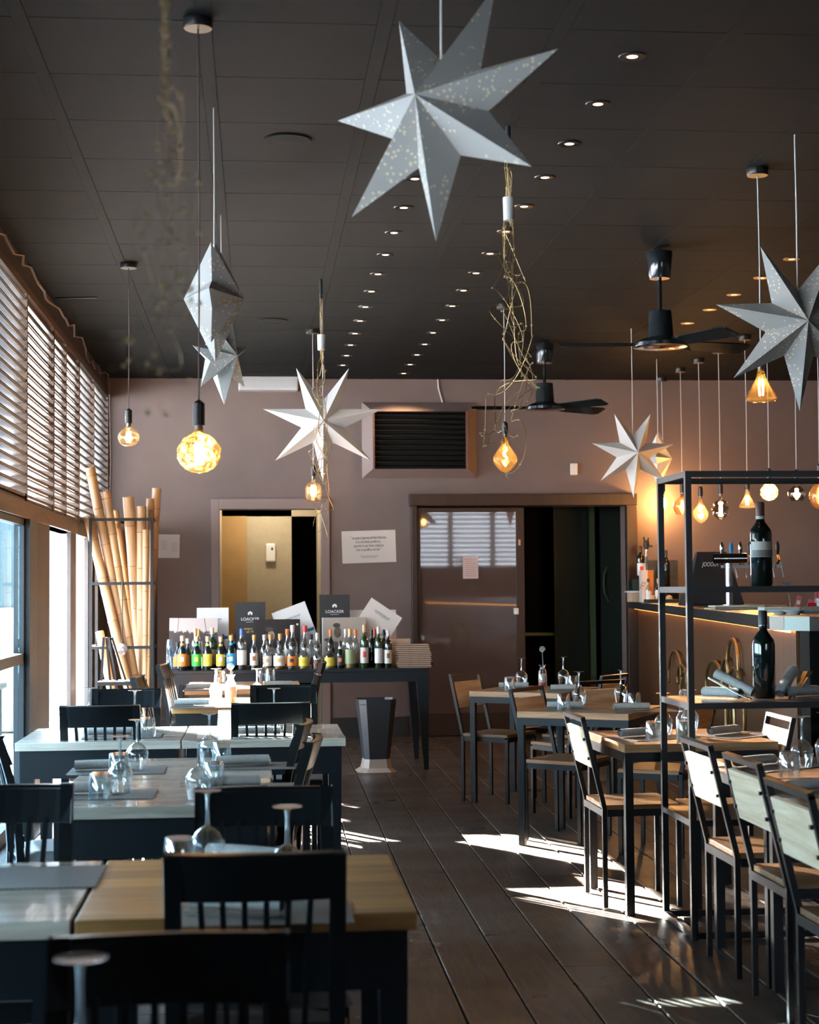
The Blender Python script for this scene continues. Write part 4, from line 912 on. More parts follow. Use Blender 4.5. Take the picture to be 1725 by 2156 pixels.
def man2(t, w_, h_, y):
    mb = MB(); disc(mb, -w_*.15, y, h_*.20, .030, .046); disc(mb, -w_*.22, y, -h_*.12, .075, .055); disc(mb, w_*.02, y, -h_*.25, .07, .035); mb.obj('print_figure', pbr('print_umber', (.10,.075,.06), .5), t)
    mb = MB(); disc(mb, -w_*.17, y-.0006, h_*.34, .030, .020); disc(mb, -w_*.10, y-.0006, h_*.15, .010, .012); disc(mb, -w_*.36, y-.0006, h_*.05, .035, .014); mb.obj('print_hair', SKIN2, t)
    MB().box((-w_*.495,y,0),(.006,.0008,h_)).obj('card_edge', M['inkw'], t)
board('photo_card', 407,1352,100,100, 13.56, 1, PH1, 'printed landscape photograph with dark hedge under a pinkish sky', 'photograph', deco=poles)
board('photo_card', 583,1350,98,92, 13.54, 0, PH2, 'nearly black portrait photograph of a dark-haired person', 'photograph', deco=man)
board('photo_card', 725,1352,92,104, 13.52, 0, PH3, 'sepia photograph of a person resting their head on one arm', 'photograph', deco=man2)
# stack of paper menus and a box at the right end of the table
x0 = aty(870,1400,13.2).x
for k in range(12):
    dx, dy = random.uniform(-.006,.006), random.uniform(-.006,.006)
    t = thing('paper_menu', 'kraft paper menu %s of the stack at the long table end' % ['at the bottom','second from bottom','third from bottom','fourth from bottom','fifth from bottom','sixth from bottom','sixth from top','fifth from top','fourth from top','third from top','second from top','on top'][k], 'menu', (x0+dx-(.008 if k > 9 else 0), 13.2+dy, BTZ+.001+k*.0150), random.uniform(-.03,.03), 'stack of kraft paper menus')
    MB().box((0,0,.0125),(.265,.19,.003)).obj('cover', M['kraft'], t); MB().box((0,0,.0015),(.265,.19,.003)).obj('cover', M['kraft'], t)
    MB().box((.003,.003,.007),(.252,.18,.008)).obj('pages', M['kraftd'], t)
xb = aty(842,1380,13.45).x
t = thing('carton_box', 'plain kraft carton box behind the menu stack', 'box', (xb,13.47,BTZ+.001)); MB().bb(-.085,.085,-.07,.07,0,.215).obj('carton_body', M['kraft'], t, bevel=.002); MB().box((0,-.071,.10),(.012,.002,.05)).obj('carton_mark', PRT, t)
xb = aty(912,1395,13.3).x; MB().box((0,0,.015),(.11,.09,.03)).obj('red_case', pbr('dark_red', (.10,.01,.008), .4), None, loc=(xb-.04,13.45,BTZ+.001), bevel=.002)
tag(bpy.data.objects['red_case'], 'small dark red case behind the menu stack at the table corner', 'case')
xb = aty(357,1380,13.25).x; o = MB().lathe([(.001,0),(.020,0),(.023,.01),(.026,.18),(.018,.235),(.001,.24)], 16).obj('blue_carafe', thin('blue_plastic', (.35,.60,.75), .3, .9, 1.5), None, True, loc=(xb,13.25,BTZ+.001))
tag(o, 'translucent blue carafe at the left end of the long table', 'carafe')
# waste bin
bx = (.925, 12.98)
t = thing('waste_bin', 'tapered blackboard-grey waste bin with a flared beige base', 'bin', (bx[0], bx[1], 0), .08)
def frustum(mb, a, b, z0, z1, chamf=.35):
    def ring(s): c = s*chamf; return [(-s+c,-s),(s-c,-s),(s,-s+c),(s,s-c),(s-c,s),(-s+c,s),(-s,s-c),(-s,-s+c)]
    A, B = ring(a), ring(b); mb.add([(x,y,z0) for x,y in A]+[(x,y,z1) for x,y in B], [(i,(i+1)%8,8+(i+1)%8,8+i) for i in range(8)])
mb = MB(); frustum(mb, .098, .148, .085, .56); frustum(mb, .138, .148, .50, .56)
mb.obj('bin_body', M['bin'], t); mb = MB(); frustum(mb, .155, .112, 0, .03); frustum(mb, .112, .099, .03, .10); mb.obj('bin_base', M['binbase'], t)
mb = MB(); mb.add([(x*.14,y*.14,.52) for x,y in ((-1,-1),(1,-1),(1,1),(-1,1))], [(0,1,2,3)]); mb.obj('bin_liner', M['dark'], t)

# ------------------------------------------------------------------ bamboo in its steel rack
rk = thing('bamboo_rack', 'tall narrow black steel rack holding bamboo poles by the window', 'rack', (0,0,0))
ax0, ax1, ay0, ay1 = -1.325, -.835, 13.55, 14.05; RZ = [2.00, 1.485, .97, .45, .03]
for x in (ax0, ax1):
    for y in (ay0, ay1): MB().bb(x-.012,x+.012,y-.012,y+.012,0,2.0).obj('post', M['frame'], rk)
for z in RZ:
    mb = MB()
    for y in (ay0, ay1): mb.bb(ax0+.012,ax1-.012,y-.012,y+.012,z-.024,z)
    for x in (ax0, ax1): mb.bb(x-.0118,x+.0118,ay0+.012,ay1-.012,z-.024,z)
    mb.obj('cross_frame', M['frame'], rk)
MB().bb(ax0,ax1,ay0,ay1,.02,.028).obj('base_plate', M['frame'], rk)
def bamboo(pxt, pyt, pxb, pyb, Yt, Yb, r, label):
    a = aty(pxt, pyt, Yt); b = aty(pxb, pyb, Yb); d = (a-b); zf = .035
    base = b - d*((b.z-zf)/d.z)
    r *= 1.17
    base.x = min(max(base.x, ax0+.05), ax1-.05); base.y = min(max(base.y, ay0+.06), ay1-.06)
    d = a-base; L = d.length
    t = thing('bamboo_pole', label, 'bamboo pole', tuple(base), 0, 'bamboo poles in the rack')
    q = d.to_track_quat('Z', 'Y'); t.rotation_euler = q.to_euler()
    prof = [(r*.80,.0)]; zz = 0; nodes = []
    while zz < L-.12:
        stp = random.uniform(.26,.36); z1 = min(zz+stp, L); prof += [(r,zz+.02),(r*.985,(zz+z1)/2)]
        if z1 < L-.05: prof += [(r,z1-.012),(r*1.06,z1-.004),(r*.96,z1),(r*1.04,z1+.005)]; nodes.append(z1)
        zz = z1
    prof += [(r,L),(r*.78,L),(r*.76,L-.08),(.001,L-.09)]
    MB().lathe(prof, 14).obj('culm', M['bamboo'], t, True)
    for z in nodes: MB().lathe([(r*1.01,z-.002),(r*1.035,z+.001),(r*1.01,z+.004)], 14).obj('node_ring', M['bnode'], t, True)
    return t
BM = [(190,985,296,1440,13.66,13.70,.034,'tall bamboo pole leaning left, highest on the window side'),
 (223,1035,330,1500,13.72,13.66,.032,'bamboo pole leaning left with a bright orange cut end'),
 (186,1088,270,1440,13.64,13.62,.034,'bamboo pole leaning far left against the window post'),
 (270,1046,300,1440,13.85,13.86,.040,'thick upright bamboo pole in the middle of the rack'),
 (298,1066,300,1440,13.74,13.76,.036,'upright bamboo pole second from the right, broad and pale'),
 (330,1028,308,1440,13.95,13.92,.032,'bamboo pole leaning right, highest on the right side'),
 (316,1050,312,1440,13.84,13.84,.026,'slim bamboo pole just in front of the right-leaning one'),
 (307,1115,306,1440,13.62,13.63,.022,'short greenish bamboo pole at the front right'),
 (318,1116,318,1440,13.63,13.66,.016,'thin short bamboo cane beside the greenish pole'),
 (250,1113,322,1440,13.80,13.90,.026,'short bamboo pole behind the leaning pair'),
 (243,1075,330,1440,13.97,13.96,.024,'bamboo pole at the back, only its orange top showing'),
 (210,1330,232,1440,13.90,13.80,.030,'pale bamboo pole low on the left of the rack')]
# settle the poles so that they lean past one another instead of through one another
BM = [list(b) for b in BM]
def pole_at(b, z):
    a_, c_ = aty(b[0],b[1],b[4]), aty(b[2],b[3],b[5]); k_ = (z-c_.z)/(a_.z-c_.z); return c_+(a_-c_)*k_
for it in range(120):
    for i in range(len(BM)):
        for j in range(i+1, len(BM)):
            for z in (.1,.6,1.1,1.6,1.95):
                p_, q_ = pole_at(BM[i], z), pole_at(BM[j], z); need = (BM[i][6]+BM[j][6])*1.12; dx = abs(p_.x-q_.x)
                if dx >= need: continue
                dy = q_.y-p_.y; want = math.sqrt(need*need-dx*dx)
                if abs(dy) < want:
                    mv = (want-abs(dy))*.12*(1 if dy >= 0 else -1); e_ = 5 if z < 1.0 else 4
                    BM[i][e_] -= mv; BM[j][e_] += mv
    for b in BM:
        for e_ in (4,5): b[e_] = min(max(b[e_], ay0+.05), ay1-.05)
for b in BM: bamboo(*b)
p = aty(258,1226,13.53); rose_t = thing('wicker_ball', 'small grey twig ball hanging by a cord from the bamboo rack', 'ornament', (p.x, 13.52, p.z))
MB().tube([(0,0,.0),(0,-.004,-.3),(0,-.004,-.49)], .005, 6).obj('hanging_cord', M['frame'], rose_t)
mb = MB()
for k in range(16):
    ax_ = Vector((random.uniform(-1,1),random.uniform(-1,1),random.uniform(-1,1))).normalized(); u = ax_.orthogonal().normalized(); v = ax_.cross(u); off = ax_*random.uniform(-.02,.02); rr_ = .042
    mb.tube([Vector((0,-.02,-.535))+off+(u*math.cos(a*.7)+v*math.sin(a*.7))*rr_ for a in range(10)], .003, 5)
mb.obj('twig_ball', pbr('grey_twig', (.35,.31,.28), .8), rose_t)
t = thing('folding_stand', 'folded black metal stand in front of the bamboo rack', 'stand', (-1.19, 13.1, 0), 0)
for s in (0, .28): MB().bar((s-.05,0,.0),(s*.15+.0,.12,1.05), .02).obj('leg', M['frame'], t); MB().bar((s+.1,.22,.0),(s*.15+.02,.12,1.05), .016).obj('strut', M['frame'], t)
MB().box((.15,.05,.70),(.36,.3,.03)).obj('tray', M['frame'], t)

# ------------------------------------------------------------------ things on the back wall
ac = thing('air_conditioner', 'white wall-mounted air conditioner at the top of the back wall', 'air conditioner', (aty(565,809,WY).x, WY-.001, aty(565,809,WY).z))
MB().bb(-.283,.283,-.16,0,-.075,.075).obj('case', M['plastic'], ac, bevel=.012); MB().box((0,-.162,-.012),(.52,.004,.075)).obj('front_flap', M['white'], ac)
vx0, vx1, vz0, vz1 = aty(762,900,WY).x, aty(1003,900,WY).x, aty(880,1007,WY).z, aty(880,847,WY).z
yi = WY-.16; ix0, ix1, iz0, iz1 = aty(785,900,yi).x, aty(985,900,yi).x, aty(880,987,yi).z, aty(880,866,yi).z
vt = thing('vent_grille', 'large black louvred air vent in a mauve surround on the back wall', 'vent', (0,0,0))
mb = MB(); mb.add([(vx0,WY,vz0),(vx1,WY,vz0),(vx1,WY,vz1),(vx0,WY,vz1),(ix0,yi,iz0),(ix1,yi,iz0),(ix1,yi,iz1),(ix0,yi,iz1)], [(0,1,5,4),(1,2,6,5),(2,3,7,6),(3,0,4,7)])
mb.obj('bevelled_frame', M['walltrim'], vt)
mb = MB(); mb.bb(ix0,ix1,yi+.06,yi+.07,iz0,iz1); mb.obj('backing', M['dark'], vt)
for k in range(11):
    z = iz0+(iz1-iz0)*(k+.5)/11; MB().box(((ix0+ix1)/2,yi+.035,z),(ix1-ix0-.02,.05,.006),(math.radians(25),0,0)).obj('slat', M['frame'], vt)
for q0 in (ix0, ix1-.018): MB().bb(q0,q0+.018,yi-.004,yi+.01,iz0,iz1).obj('side_rail', M['kraftd'], vt)
mb = MB(); a = aty(922,795,WY-.01); b_ = aty(932,847,WY-.01); mb.tube([(a.x,WY-.012,a.z),(a.x+.005,WY-.012,a.z-.1),(b_.x,WY-.012,b_.z)], .008, 6); tag(mb.obj('vent_cable', M['cordw'], None, True), 'thin white cable running from the ceiling down to the vent', 'cable')
def wall_sheet(name, px, py, wpx, hpx, ang, mat, label, cat, Y=WY, deco=None):
    c = aty(px, py, Y); t = thing(name, label, cat, (c.x, Y-.004, c.z)); t.rotation_euler = (0, math.radians(ang), 0); w_, h_ = wpx*Y/FPX, hpx*Y/FPX
    MB().box((0,0,0),(w_,.002,h_)).obj('sheet', mat, t)
    if deco: deco(t, w_, h_, -.0022)
    return t
def quote(t, w_, h_, y):
    for k, s in enumerate(['" Io amo il giorno di San Patrizio,', '\u00e8 la mia festa preferita...', 'perch\u00e9 \u00e8 una festa religiosa', 'che si santifica nei bar "']):
        textobj('lettering', s, .036, M['ink'], t, (0, y, .075-.038*k), RF, sx=.72)
    lines(t, -.085, .085, -.09, 2, .012, y, M['ink'], th=.003)
wall_sheet('quote_sign', 777,1151,114,68,-1.5, M['cardw'], 'white paper sign with an Italian quotation on the back wall', 'sign', deco=quote)
wall_sheet('posted_note', 356,1150,44,49,1, M['sheet'], 'white notice sheets taped to the wall beside the bamboo rack', 'notice', deco=lambda t,w_,h_,y: (lines(t,-w_*.35,-w_*.1,h_*.2,5,.018,y,M['kraftd'],th=.002), lines(t,w_*.1,w_*.4,h_*.1,5,.018,y,M['kraftd'],th=.002)))
wall_sheet('handwritten_note', 991,1195,33,47,0, pbr('pinkish_sheet', (.58,.45,.42), .5), 'small handwritten note taped to the sliding door glass', 'note', Y=WY-.058, deco=lambda t,w_,h_,y: lines(t,-w_*.42,w_*.38,h_*.38,9,.020,y,PRT,th=.003))
c = aty(1208,988,WY); o = MB().box((0,0,0),(.07,.03,.115)).obj('motion_sensor', M['plastic'], None, loc=(c.x,WY-.015,c.z), bevel=.008); tag(o, 'small white sensor box on the wall above the sliding door', 'sensor')
c = aty(570,1164,YA); t = thing('soap_dispenser', 'white wall dispenser on the cream passage wall', 'dispenser', (c.x, YA-.03, c.z)); MB().box((0,0,0),(.10,.06,.19)).obj('case', M['plastic'], t, bevel=.015); MB().box((.015,-.032,.04),(.02,.004,.025)).obj('window', M['ink'], t)

# ------------------------------------------------------------------ bar
bu = Vector((.1411,.99,0)); bn = Vector((.99,-.1411,0)); BZ = 1.272; P0 = Vector((2.40,7.62,0))
def barline(Y, off=0): 
    t_ = (Y-P0.y)/bu.y; p = P0+bu*t_+bn*off; return p.x
def bary(px, off=0):   # where the sight line through a pixel column meets the bar front
    lo, hi = 7.0, 30.0
    for _ in range(50):
        m_ = (lo+hi)/2
        if aty(px, 1300, m_).x > barline(m_, off): hi = m_
        else: lo = m_
    return lo
FE = P0+bu*((15.78-P0.y)/bu.y)
corner = [P0+bu*.0, P0+Vector((.03,-.12,0)), P0+Vector((.12,-.21,0)), P0+Vector((.26,-.25,0))]
poly = [(FE.x,FE.y)]+[(c.x,c.y) for c in corner]+[(5.2,P0.y-.25),(5.2,P0.y+.5),(P0.x+.85,P0.y+.5),(FE.x+.75,FE.y)]
bar = thing('bar_counter', 'bar counter with black slate top and lit wooden front on the right', 'bar counter', (0,0,0))
MB().prism(poly, BZ-.062, BZ).obj('worktop', M['slate'], bar)
mb = MB(); pth = corner+[Vector((5.2,P0.y-.25,0))]
for a, b in zip(pth[:-1], pth[1:]):
    d = (b-a).normalized(); n_ = Vector((-d.y,d.x,0))*-.004*-1
    q0, q1 = a-Vector((-d.y,d.x,0))*-.0, b
    o_ = Vector((d.y,-d.x,0))*.004
    mb.add([(a.x+o_.x,a.y+o_.y,BZ-.064),(b.x+o_.x,b.y+o_.y,BZ-.064),(b.x+o_.x,b.y+o_.y,BZ+.001),(a.x+o_.x,a.y+o_.y,BZ+.001)], [(0,1,2,3)])
mb.obj('steel_edge', M['steel'], bar, True)
IN = .10
a = P0+bn*IN-bu*.10; b_ = FE+bn*IN; back = bn*.5
c1 = a+back; c2 = b_+back
MB().prism([(b_.x,b_.y),(a.x,a.y),(c1.x,c1.y),(c2.x,c2.y)], 0, BZ-.062).obj('front_panel', M['barwood'], bar)
mb = MB(); mb.prism([(a.x+.012,a.y-.02),(a.x+.03,a.y-.10),(5.1,a.y-.10),(5.1,a.y-.072),(a.x+.5,a.y-.072)], 0, BZ-.064); mb.obj('side_panel', M['dark'], bar)  # black sheet paints the dark recess beyond the bar corner
mb = MB(); e0 = P0+bn*.075-bu*.08; e1 = FE+bn*.075; mb.bar((e0.x,e0.y,BZ-.070),(e1.x,e1.y,BZ-.070), .012, .008); mb.obj('led_strip', M['led'], bar)
# wrought leaf ornament on the bar front
def leafloop(px, py, wpx, hpx, lean=0):
    Y = bary(px, IN-.02); c = aty(px, py, Y); s = Y/FPX; pts = []; k_ = abs(bu.x*Y-c.x*bu.y)/(Y*Y)*FPX
    for i in range(25):
        a = -.15*PI+1.3*PI*i/24; u_ = -math.cos(a)*wpx*.5/k_; v_ = math.sin(a)
        v_ = v_*hpx*.5*s; q = c+bu*u_
        pts.append((q.x+lean*v_*.0, q.y, c.z+v_))
    return pts
orn = thing('metal_leaf_ornament', 'wrought gold leaf ornament on the wooden bar front', 'ornament', (0,0,0))
for (px, py, wp, hp) in [(1544,1400,24,110),(1529,1440,20,110),(1505,1440,36,96),(1556,1460,16,90),(1549,1500,40,190),(1538,1520,18,200)]:
    MB().tube(leafloop(px,py,wp,hp), .011, 6).obj('leaf_loop', M['gold'], orn, True)
orn2 = thing('metal_leaf_ornament', 'smaller wrought gold leaf ornament on the bar front behind the shelf posts', 'ornament', (0,0,0))
for (px, py, wp, hp) in [(1422,1420,28,100),(1444,1450,22,70),(1437,1430,20,60)]:
    MB().tube(leafloop(px,py,wp,hp), .011, 6).obj('leaf_loop', M['gold'], orn2, True)
# things on the bar
def onbar(px, Y): return (aty(px,1260,Y).x, Y, BZ+.001)
x,y,z = onbar(1349,14.9)
t = thing('wooden_block', 'wooden box with white lid at the far end of the bar', 'box', (aty(1346,1260,15.2).x,15.2,z)); MB().bb(-.09,.09,-.1,.1,0,.085).obj('box_body', M['kraft'], t); MB().bb(-.11,.11,-.12,.12,.086,.10).obj('lid', M['white'], t)
MB().bb(-.08,.08,-.08,.08,.101,.205).obj('glass_block', pbr('dark_green_glass', (.02,.04,.03), .1), t)
bx_ = t.location
bottle(bx_.x+.02,15.2,z+.207,'wine',.038,.31,DG,BLKC,WHT,'dark wine bottle with white and red label on the far end of the bar', cat='wine bottle', stamp=REDC)
x,y,z = onbar(1362,15.0); t = thing('gift_box', 'tall slim orange and kraft gift box on the bar', 'box', (x,y,z)); MB().bb(-.055,.0,-.05,.05,0,.29).obj('front_side', M['cardw'], t); MB().bb(.0,.055,-.05,.05,0,.29).obj('orange_side', pbr('orange_card', (.50,.15,.02), .5), t); textobj('lettering', 'YES', .05, PRT, t, (-.036,-.052,.14), (PI/2, math.radians(-60), 0))
bottle(aty(1366,1260,14.6).x,14.6,z,'liq',.028,.21,CLR,BLKC,WHT,'small clear spirit bottle in front of the orange gift box', cat='bottle', liquid=AMB)
bottle(aty(1387,1260,14.9).x,14.9,z,'liq',.035,.21,CLR,GLD,WHT,'clear spirit bottle with gold cap right of the gift box', cat='bottle')
bottle(aty(1395,1260,15.1).x,15.1,z,'liq',.04,.20,CLR,BLKC,None,'broad clear bottle with black cap beside the gold-capped one', cat='bottle')
bottle(aty(1404,1260,15.4).x,15.4,z+.14,'wine',.038,.34,DG,BLKC,None,'tall dark wine bottle half hidden behind the shelf post', cat='wine bottle')
xs_ = aty(1404,1260,15.4).x; t = MB().bb(-.1,.1,-.07,.07,0,.139).obj('bottle_plinth', M['dark'], None, loc=(xs_,15.4,z)); tag(t, 'small black plinth under the tall dark bottle on the bar', 'plinth')
t = thing('animal_stopper_bottle', 'tall clear bottle with a black animal head stopper on the bar', 'bottle', (aty(1363,1260,15.5).x,15.5,z))
MB().lathe([(.001,0),(.035,0),(.035,.33),(.016,.40),(.014,.50)], 16).obj('glass_body', CLR, t, True)
mb = MB(); mb.lathe([(.001,.49),(.022,.50),(.030,.54),(.024,.575),(.001,.585)], 12); mb.bar((-.014,0,.57),(-.026,0,.61),.014); mb.bar((.012,0,.57),(.022,0,.60),.012); mb.bar((.01,0,.53),(.05,-.02,.52),.022); mb.obj('animal_stopper', M['ink'], t, True)
o = MB().bb(-.2,.2,-.01,.01,0,.39).obj('slate_board', pbr('grey_slate', (.06,.065,.06), .7, noise=.3), None, loc=(aty(1385,1260,15.62).x,15.62,z)); tag(o, 'grey slate board behind the bottles at the far end of the bar', 'board')
t = thing('bread_tray', 'black tray with pale bread pieces on the bar', 'tray', onbar(1392,14.1)); MB().bb(-.13,.13,-.09,.09,0,.03).obj('tray', M['ink'], t)
for q, (u, v) in enumerate(((-.07,0),(.0,.02),(.07,-.01))): MB().lathe([(.001,.03),(.03,.032),(.026,.055),(.001,.068)], 10, c=(u,v,0)).obj('bread_piece', M['kraft'], t, True)
x,y,z = onbar(1471,12.3); t = thing('till_monitor', 'black till screen seen from behind on the bar', 'monitor', (x+.1,y,z), .0)
def mon(w0,w1,h,y0,y1):
    return [(-w0,y0,0),(w0,y0,0),(w1,y0+.05,h),(-w1,y0+.05,h),(-w0,y1,0),(w0,y1,0),(w1,y0+.09,h),(-w1,y0+.09,h)]
MB().add(mon(.23,.115,.40,-.09,.12), [(0,1,2,3),(5,4,7,6),(0,4,5,1),(1,5,6,2),(2,6,7,3),(3,7,4,0)]).obj('case', M['cardb'], t, bevel=.008)
textobj('lettering', 'JOOOUY', .045, M['inkw'], t, (-.02,-.060,.29), (math.radians(83),0,0), shear=.3, sx=.7)
x,y,z = onbar(1536,11.5); t = thing('beer_tap', 'chrome beer tap column with a row of badge handles on the bar', 'beer tap', (x,y,z))
MB().lathe([(.055,0),(.055,.01),(.026,.012),(.026,.31)], 18).obj('column', M['chrome'], t, True)
MB().tube([(-.11,0,.335),(.12,-.03,.335)], .036, 16).obj('tap_head', M['chrome'], t, True)
for k in range(7):
    u = .02+.062*k; v = .25-.02*k
    tap = MB().tube([(u,v,.30),(u+.005,v-.04,.33),(u,v-.02,.36)], .010, 8).obj('tap_valve', pbr('brass', (.5,.30,.10), .2, metal=1) if k == 0 else bpy.data.materials['brass'], t, True)
    MB().lathe([(.001,.36),(.008,.365),(.015,.40),(.015,.43),(.006,.455),(.001,.462)], 10, c=(u,v-.02,0), sy=.5).obj('badge_handle', [M['chrome'], BLU, M['chrome'], M['socket'], M['socket'], M['socket'], M['socket']][k], tap, True)
    MB().tube([(u+.01,v-.05,.31),(u+.025,v-.07,.20)], .005, 6).obj('spout', M['chrome'], tap, True)
MB().bb(.0,.44,.14,.20,.27,.29).obj('tap_rail', M['chrome'], t)
for k,(u,v,a,c_) in enumerate(((0,0,.05,M['kraft']),(.02,.01,-.06,M['cardw']),(.20,.03,.12,M['kraft']))):
    x,y,z = onbar(1548,9.9); o = MB().box((0,0,.006),(.30 if k < 2 else .20,.21,.010)).obj('paper_menu', c_, None, loc=(x-.01+u,y+v,z+(.0125*k if k < 2 else .0)+(.013 if k==2 else 0)), rot=(0,0,a))
    tag(o, ['kraft folder at the bottom of the pile on the bar','cream folder resting on the kraft one on the bar','narrow kraft folder sticking out right of the pile on the bar'][k], 'folder')
x,y,z = onbar(1700,8.9)
o = MB().box((0,0,.012),(.36,.12,.024)).obj('cutlery_tray', M['white'], None, loc=(x-.08,y,z)); tag(o, 'long white tray lying on the near end of the bar', 'tray')
t = thing('card_holder', 'heart-shaped silver card on a wire stem on the bar', 'card holder', onbar(1664,9.05)[:2]+(z+.026,)); MB().tube([(0,0,0),(-.004,0,.05),(-.012,0,.085)], .0015, 6).obj('wire_stem', M['chrome'], t); MB().add([(-.045,0,.135),(.012,0,.135),(.016,0,.09),(-.008,0,.075),(-.035,0,.10),(-.045,.003,.135),(.012,.003,.135),(.016,.003,.09),(-.008,.003,.075),(-.035,.003,.10)], [(4,3,2,1,0),(5,6,7,8,9),(0,1,6,5),(1,2,7,6),(2,3,8,7),(3,4,9,8),(4,0,5,9)]).obj('silver_card', M['chrome'], t)
for k,(px,Y,h_,w_,a,nm_) in enumerate(((1679,8.75,.062,.026,14,'small pink card in a slot on the bar beside the white tray'),(1702,8.7,.065,.026,14,'short pink card left of the red card stand on the bar'),(1716,8.85,.115,.038,12,'tall red card with a white round print on the bar'))):
    x,y,z2 = onbar(px,Y); t = thing('price_card', nm_, 'card', (x,y,z+.026 if k == 0 else z+.002)); MB().box((h_*.12,0,h_/2),(w_,.003,h_),(0,math.radians(a),0)).obj('card_sheet', M['pink'], t); MB().box((h_*.10,-.002,h_*.4),(w_*.7,.001,h_*.35),(0,math.radians(a),0)).obj('white_print', M['inkw'], t)
x,y,z2 = onbar(1712,8.6); t = thing('card_stand', 'red triangular card stand at the near end of the bar', 'stand', (x-.005,y,z)); MB().add([(-.035,-.02,0),(.035,-.02,0),(.025,.0,.05),(-.02,.0,.05),(-.035,.02,0),(.035,.02,0)], [(0,1,2,3),(0,4,5,1),(5,4,3,2),(0,3,4),(1,5,2)]).obj('folded_card', M['red'], t)
x,y,z2 = onbar(1728,8.45); t = thing('pen_cup', 'small metal cup holding pens at the near end of the bar', 'cup', (x,y,z)); MB().lathe([(.001,0),(.018,0),(.025,.075),(.023,.075),(.017,.004)], 16).obj('cup', M['steel'], t, True)
for u in (-.008,.004,.012): MB().bar((u,0,.01),(u*2.2,.004,.115), .004).obj('pen', M['red'] if u < 0 else M['kraft'], t)
for k,(px,Y) in enumerate(((1634,8.05),(1664,7.95))):
    x,y,z2 = onbar(px,Y); o = MB().lathe([(.001,0),(.026,0),(.03,.006),(.055,.018),(.056,.021),(.028,.010),(.001,.010)], 20).obj('small_plate', M['plastic'], None, True, loc=(x+.02,y,z)); tag(o, 'small white plate on the near corner of the bar, %s one' % ['left','right'][k], 'plate', 'small plates on the bar')
x,y,z2 = onbar(1700,7.95); put(NA, x+.09, y, z, 'rolled beige napkin beside the small plates on the bar corner', 'napkins on the bar', .15, (1.25,1.2,1))

# ------------------------------------------------------------------ pendants
def spline(pts): return pts
def pendant(X, Y, zbulb, kind, R_, label, Hh=None, cordm='cord', canopy=True, power=2.5, film='fil'):
    t = thing('pendant_lamp', label, 'pendant lamp', (X, Y, H), 0, None)
    if canopy:
        MB().lathe([(.001,-.034),(.050,-.034),(.052,-.030),(.052,-.001)], 24).obj('canopy', M['socket'], t, True)
        MB().lathe([(.001,-.0355),(.049,-.0355),(.049,-.034)], 24).obj('canopy_plate', M['steel'], t, True)
    Hh = Hh or 2*R_; zc = zbulb-H; top = zc+Hh/2
    MB().tube([(0,0,-.03),(.003,0,(top+.1)*.5),(0,0,top+.10)], .0032, 6).obj('cord', M[cordm], t, True)
    MB().lathe([(.001,top+.105),(.008,top+.10),(.021,top+.09),(.021,top+.012),(.001,top+.012)], 16).obj('socket', M['socket'], t, True)
    MB().lathe([(.014,top+.012),(.0145,top-.012)], 14).obj('screw_thread', M['steel'], t, True)
    g = {'globe': [(.0145,0),(.018,.10),(.30*R_,.13),(.62*R_,.22),(.90*R_,.38),(R_,.55),(.93*R_,.74),(.70*R_,.89),(.38*R_,.975),(.001,1.0)],
         'bumpy': [(.0145,0),(.018,.08),(.40*R_,.11),(.70*R_,.22),(.88*R_,.34),(R_,.46),(.96*R_,.58),(.98*R_,.66),(.82*R_,.80),(.62*R_,.91),(.36*R_,.97),(.001,1.0)],
         'cone': [(.0145,0),(.018,.10),(.30*R_,.25),(.62*R_,.55),(.95*R_,.82),(R_,.88),(.90*R_,.96),(.5*R_,.995),(.001,1.0)],
         'drum': [(.0145,0),(.016,.18),(.75*R_,.24),(.98*R_,.36),(R_,.50),(R_,.80),(.90*R_,.93),(.5*R_,.99),(.001,1.0)],
         'pear': [(.0145,0),(.018,.08),(.30*R_,.22),(.62*R_,.38),(.95*R_,.56),(R_,.66),(.80*R_,.80),(.45*R_,.93),(.001,1.0)],
         'flat': [(.0145,0),(.018,.15),(.45*R_,.20),(.92*R_,.42),(R_,.58),(.93*R_,.78),(.70*R_,.95),(.62*R_,1.0),(.001,1.0)],
         'rib': [(.0145,0),(.018,.18),(.70*R_,.24),(.80*R_,.34),(.70*R_,.42),(.95*R_,.50),(R_,.58),(.80*R_,.66),(.85*R_,.74),(.72*R_,.86),(.3*R_,.97),(.001,1.0)]}[kind.split('_')[0]]
    gm = 'bulbbumpy' if kind.startswith('bumpy') else {'clear': 'bulbclear', 'amber': 'bulbamber', 'smoke': 'bulbsmoke', 'grey': 'bulbgrey'}[kind.split('_')[1]]
    MB().lathe([(r_, top-z_*Hh) for r_, z_ in g], 28).obj('glass_bulb', M[gm], t, True)
    mb = MB()
    f0, f1 = top-.30*Hh, top-.80*Hh
    if kind.startswith('pear'): mb.tube([(.012*math.sin(i*1.1), .006*math.cos(i*1.1), f0+(f1-f0)*i/12) for i in range(13)], .007, 6)
    else:
        for s in range(4):
            a = s*PI/2+.4; mb.tube([(.010*math.cos(a),.010*math.sin(a),f0),(.013*math.cos(a),.013*math.sin(a),(f0+f1)/2),(.010*math.cos(a),.010*math.sin(a),f1)], .0042, 6)
    mb.obj('filament', M[film], t, True)
    MB().tube([(0,0,top),(0,0,f0)], .003, 6).obj('filament_stem', M['glass'], t, True)
    if power:
        L = bpy.data.lights.new('bulb_light', 'POINT'); L.energy = power; L.color = (1.0,.55,.22); L.shadow_soft_size = .03
        lo = bpy.data.objects.new('bulb_light', L); COL.objects.link(lo); lo.parent = t; lo.location = (0,0,(f0+f1)/2)
    return t
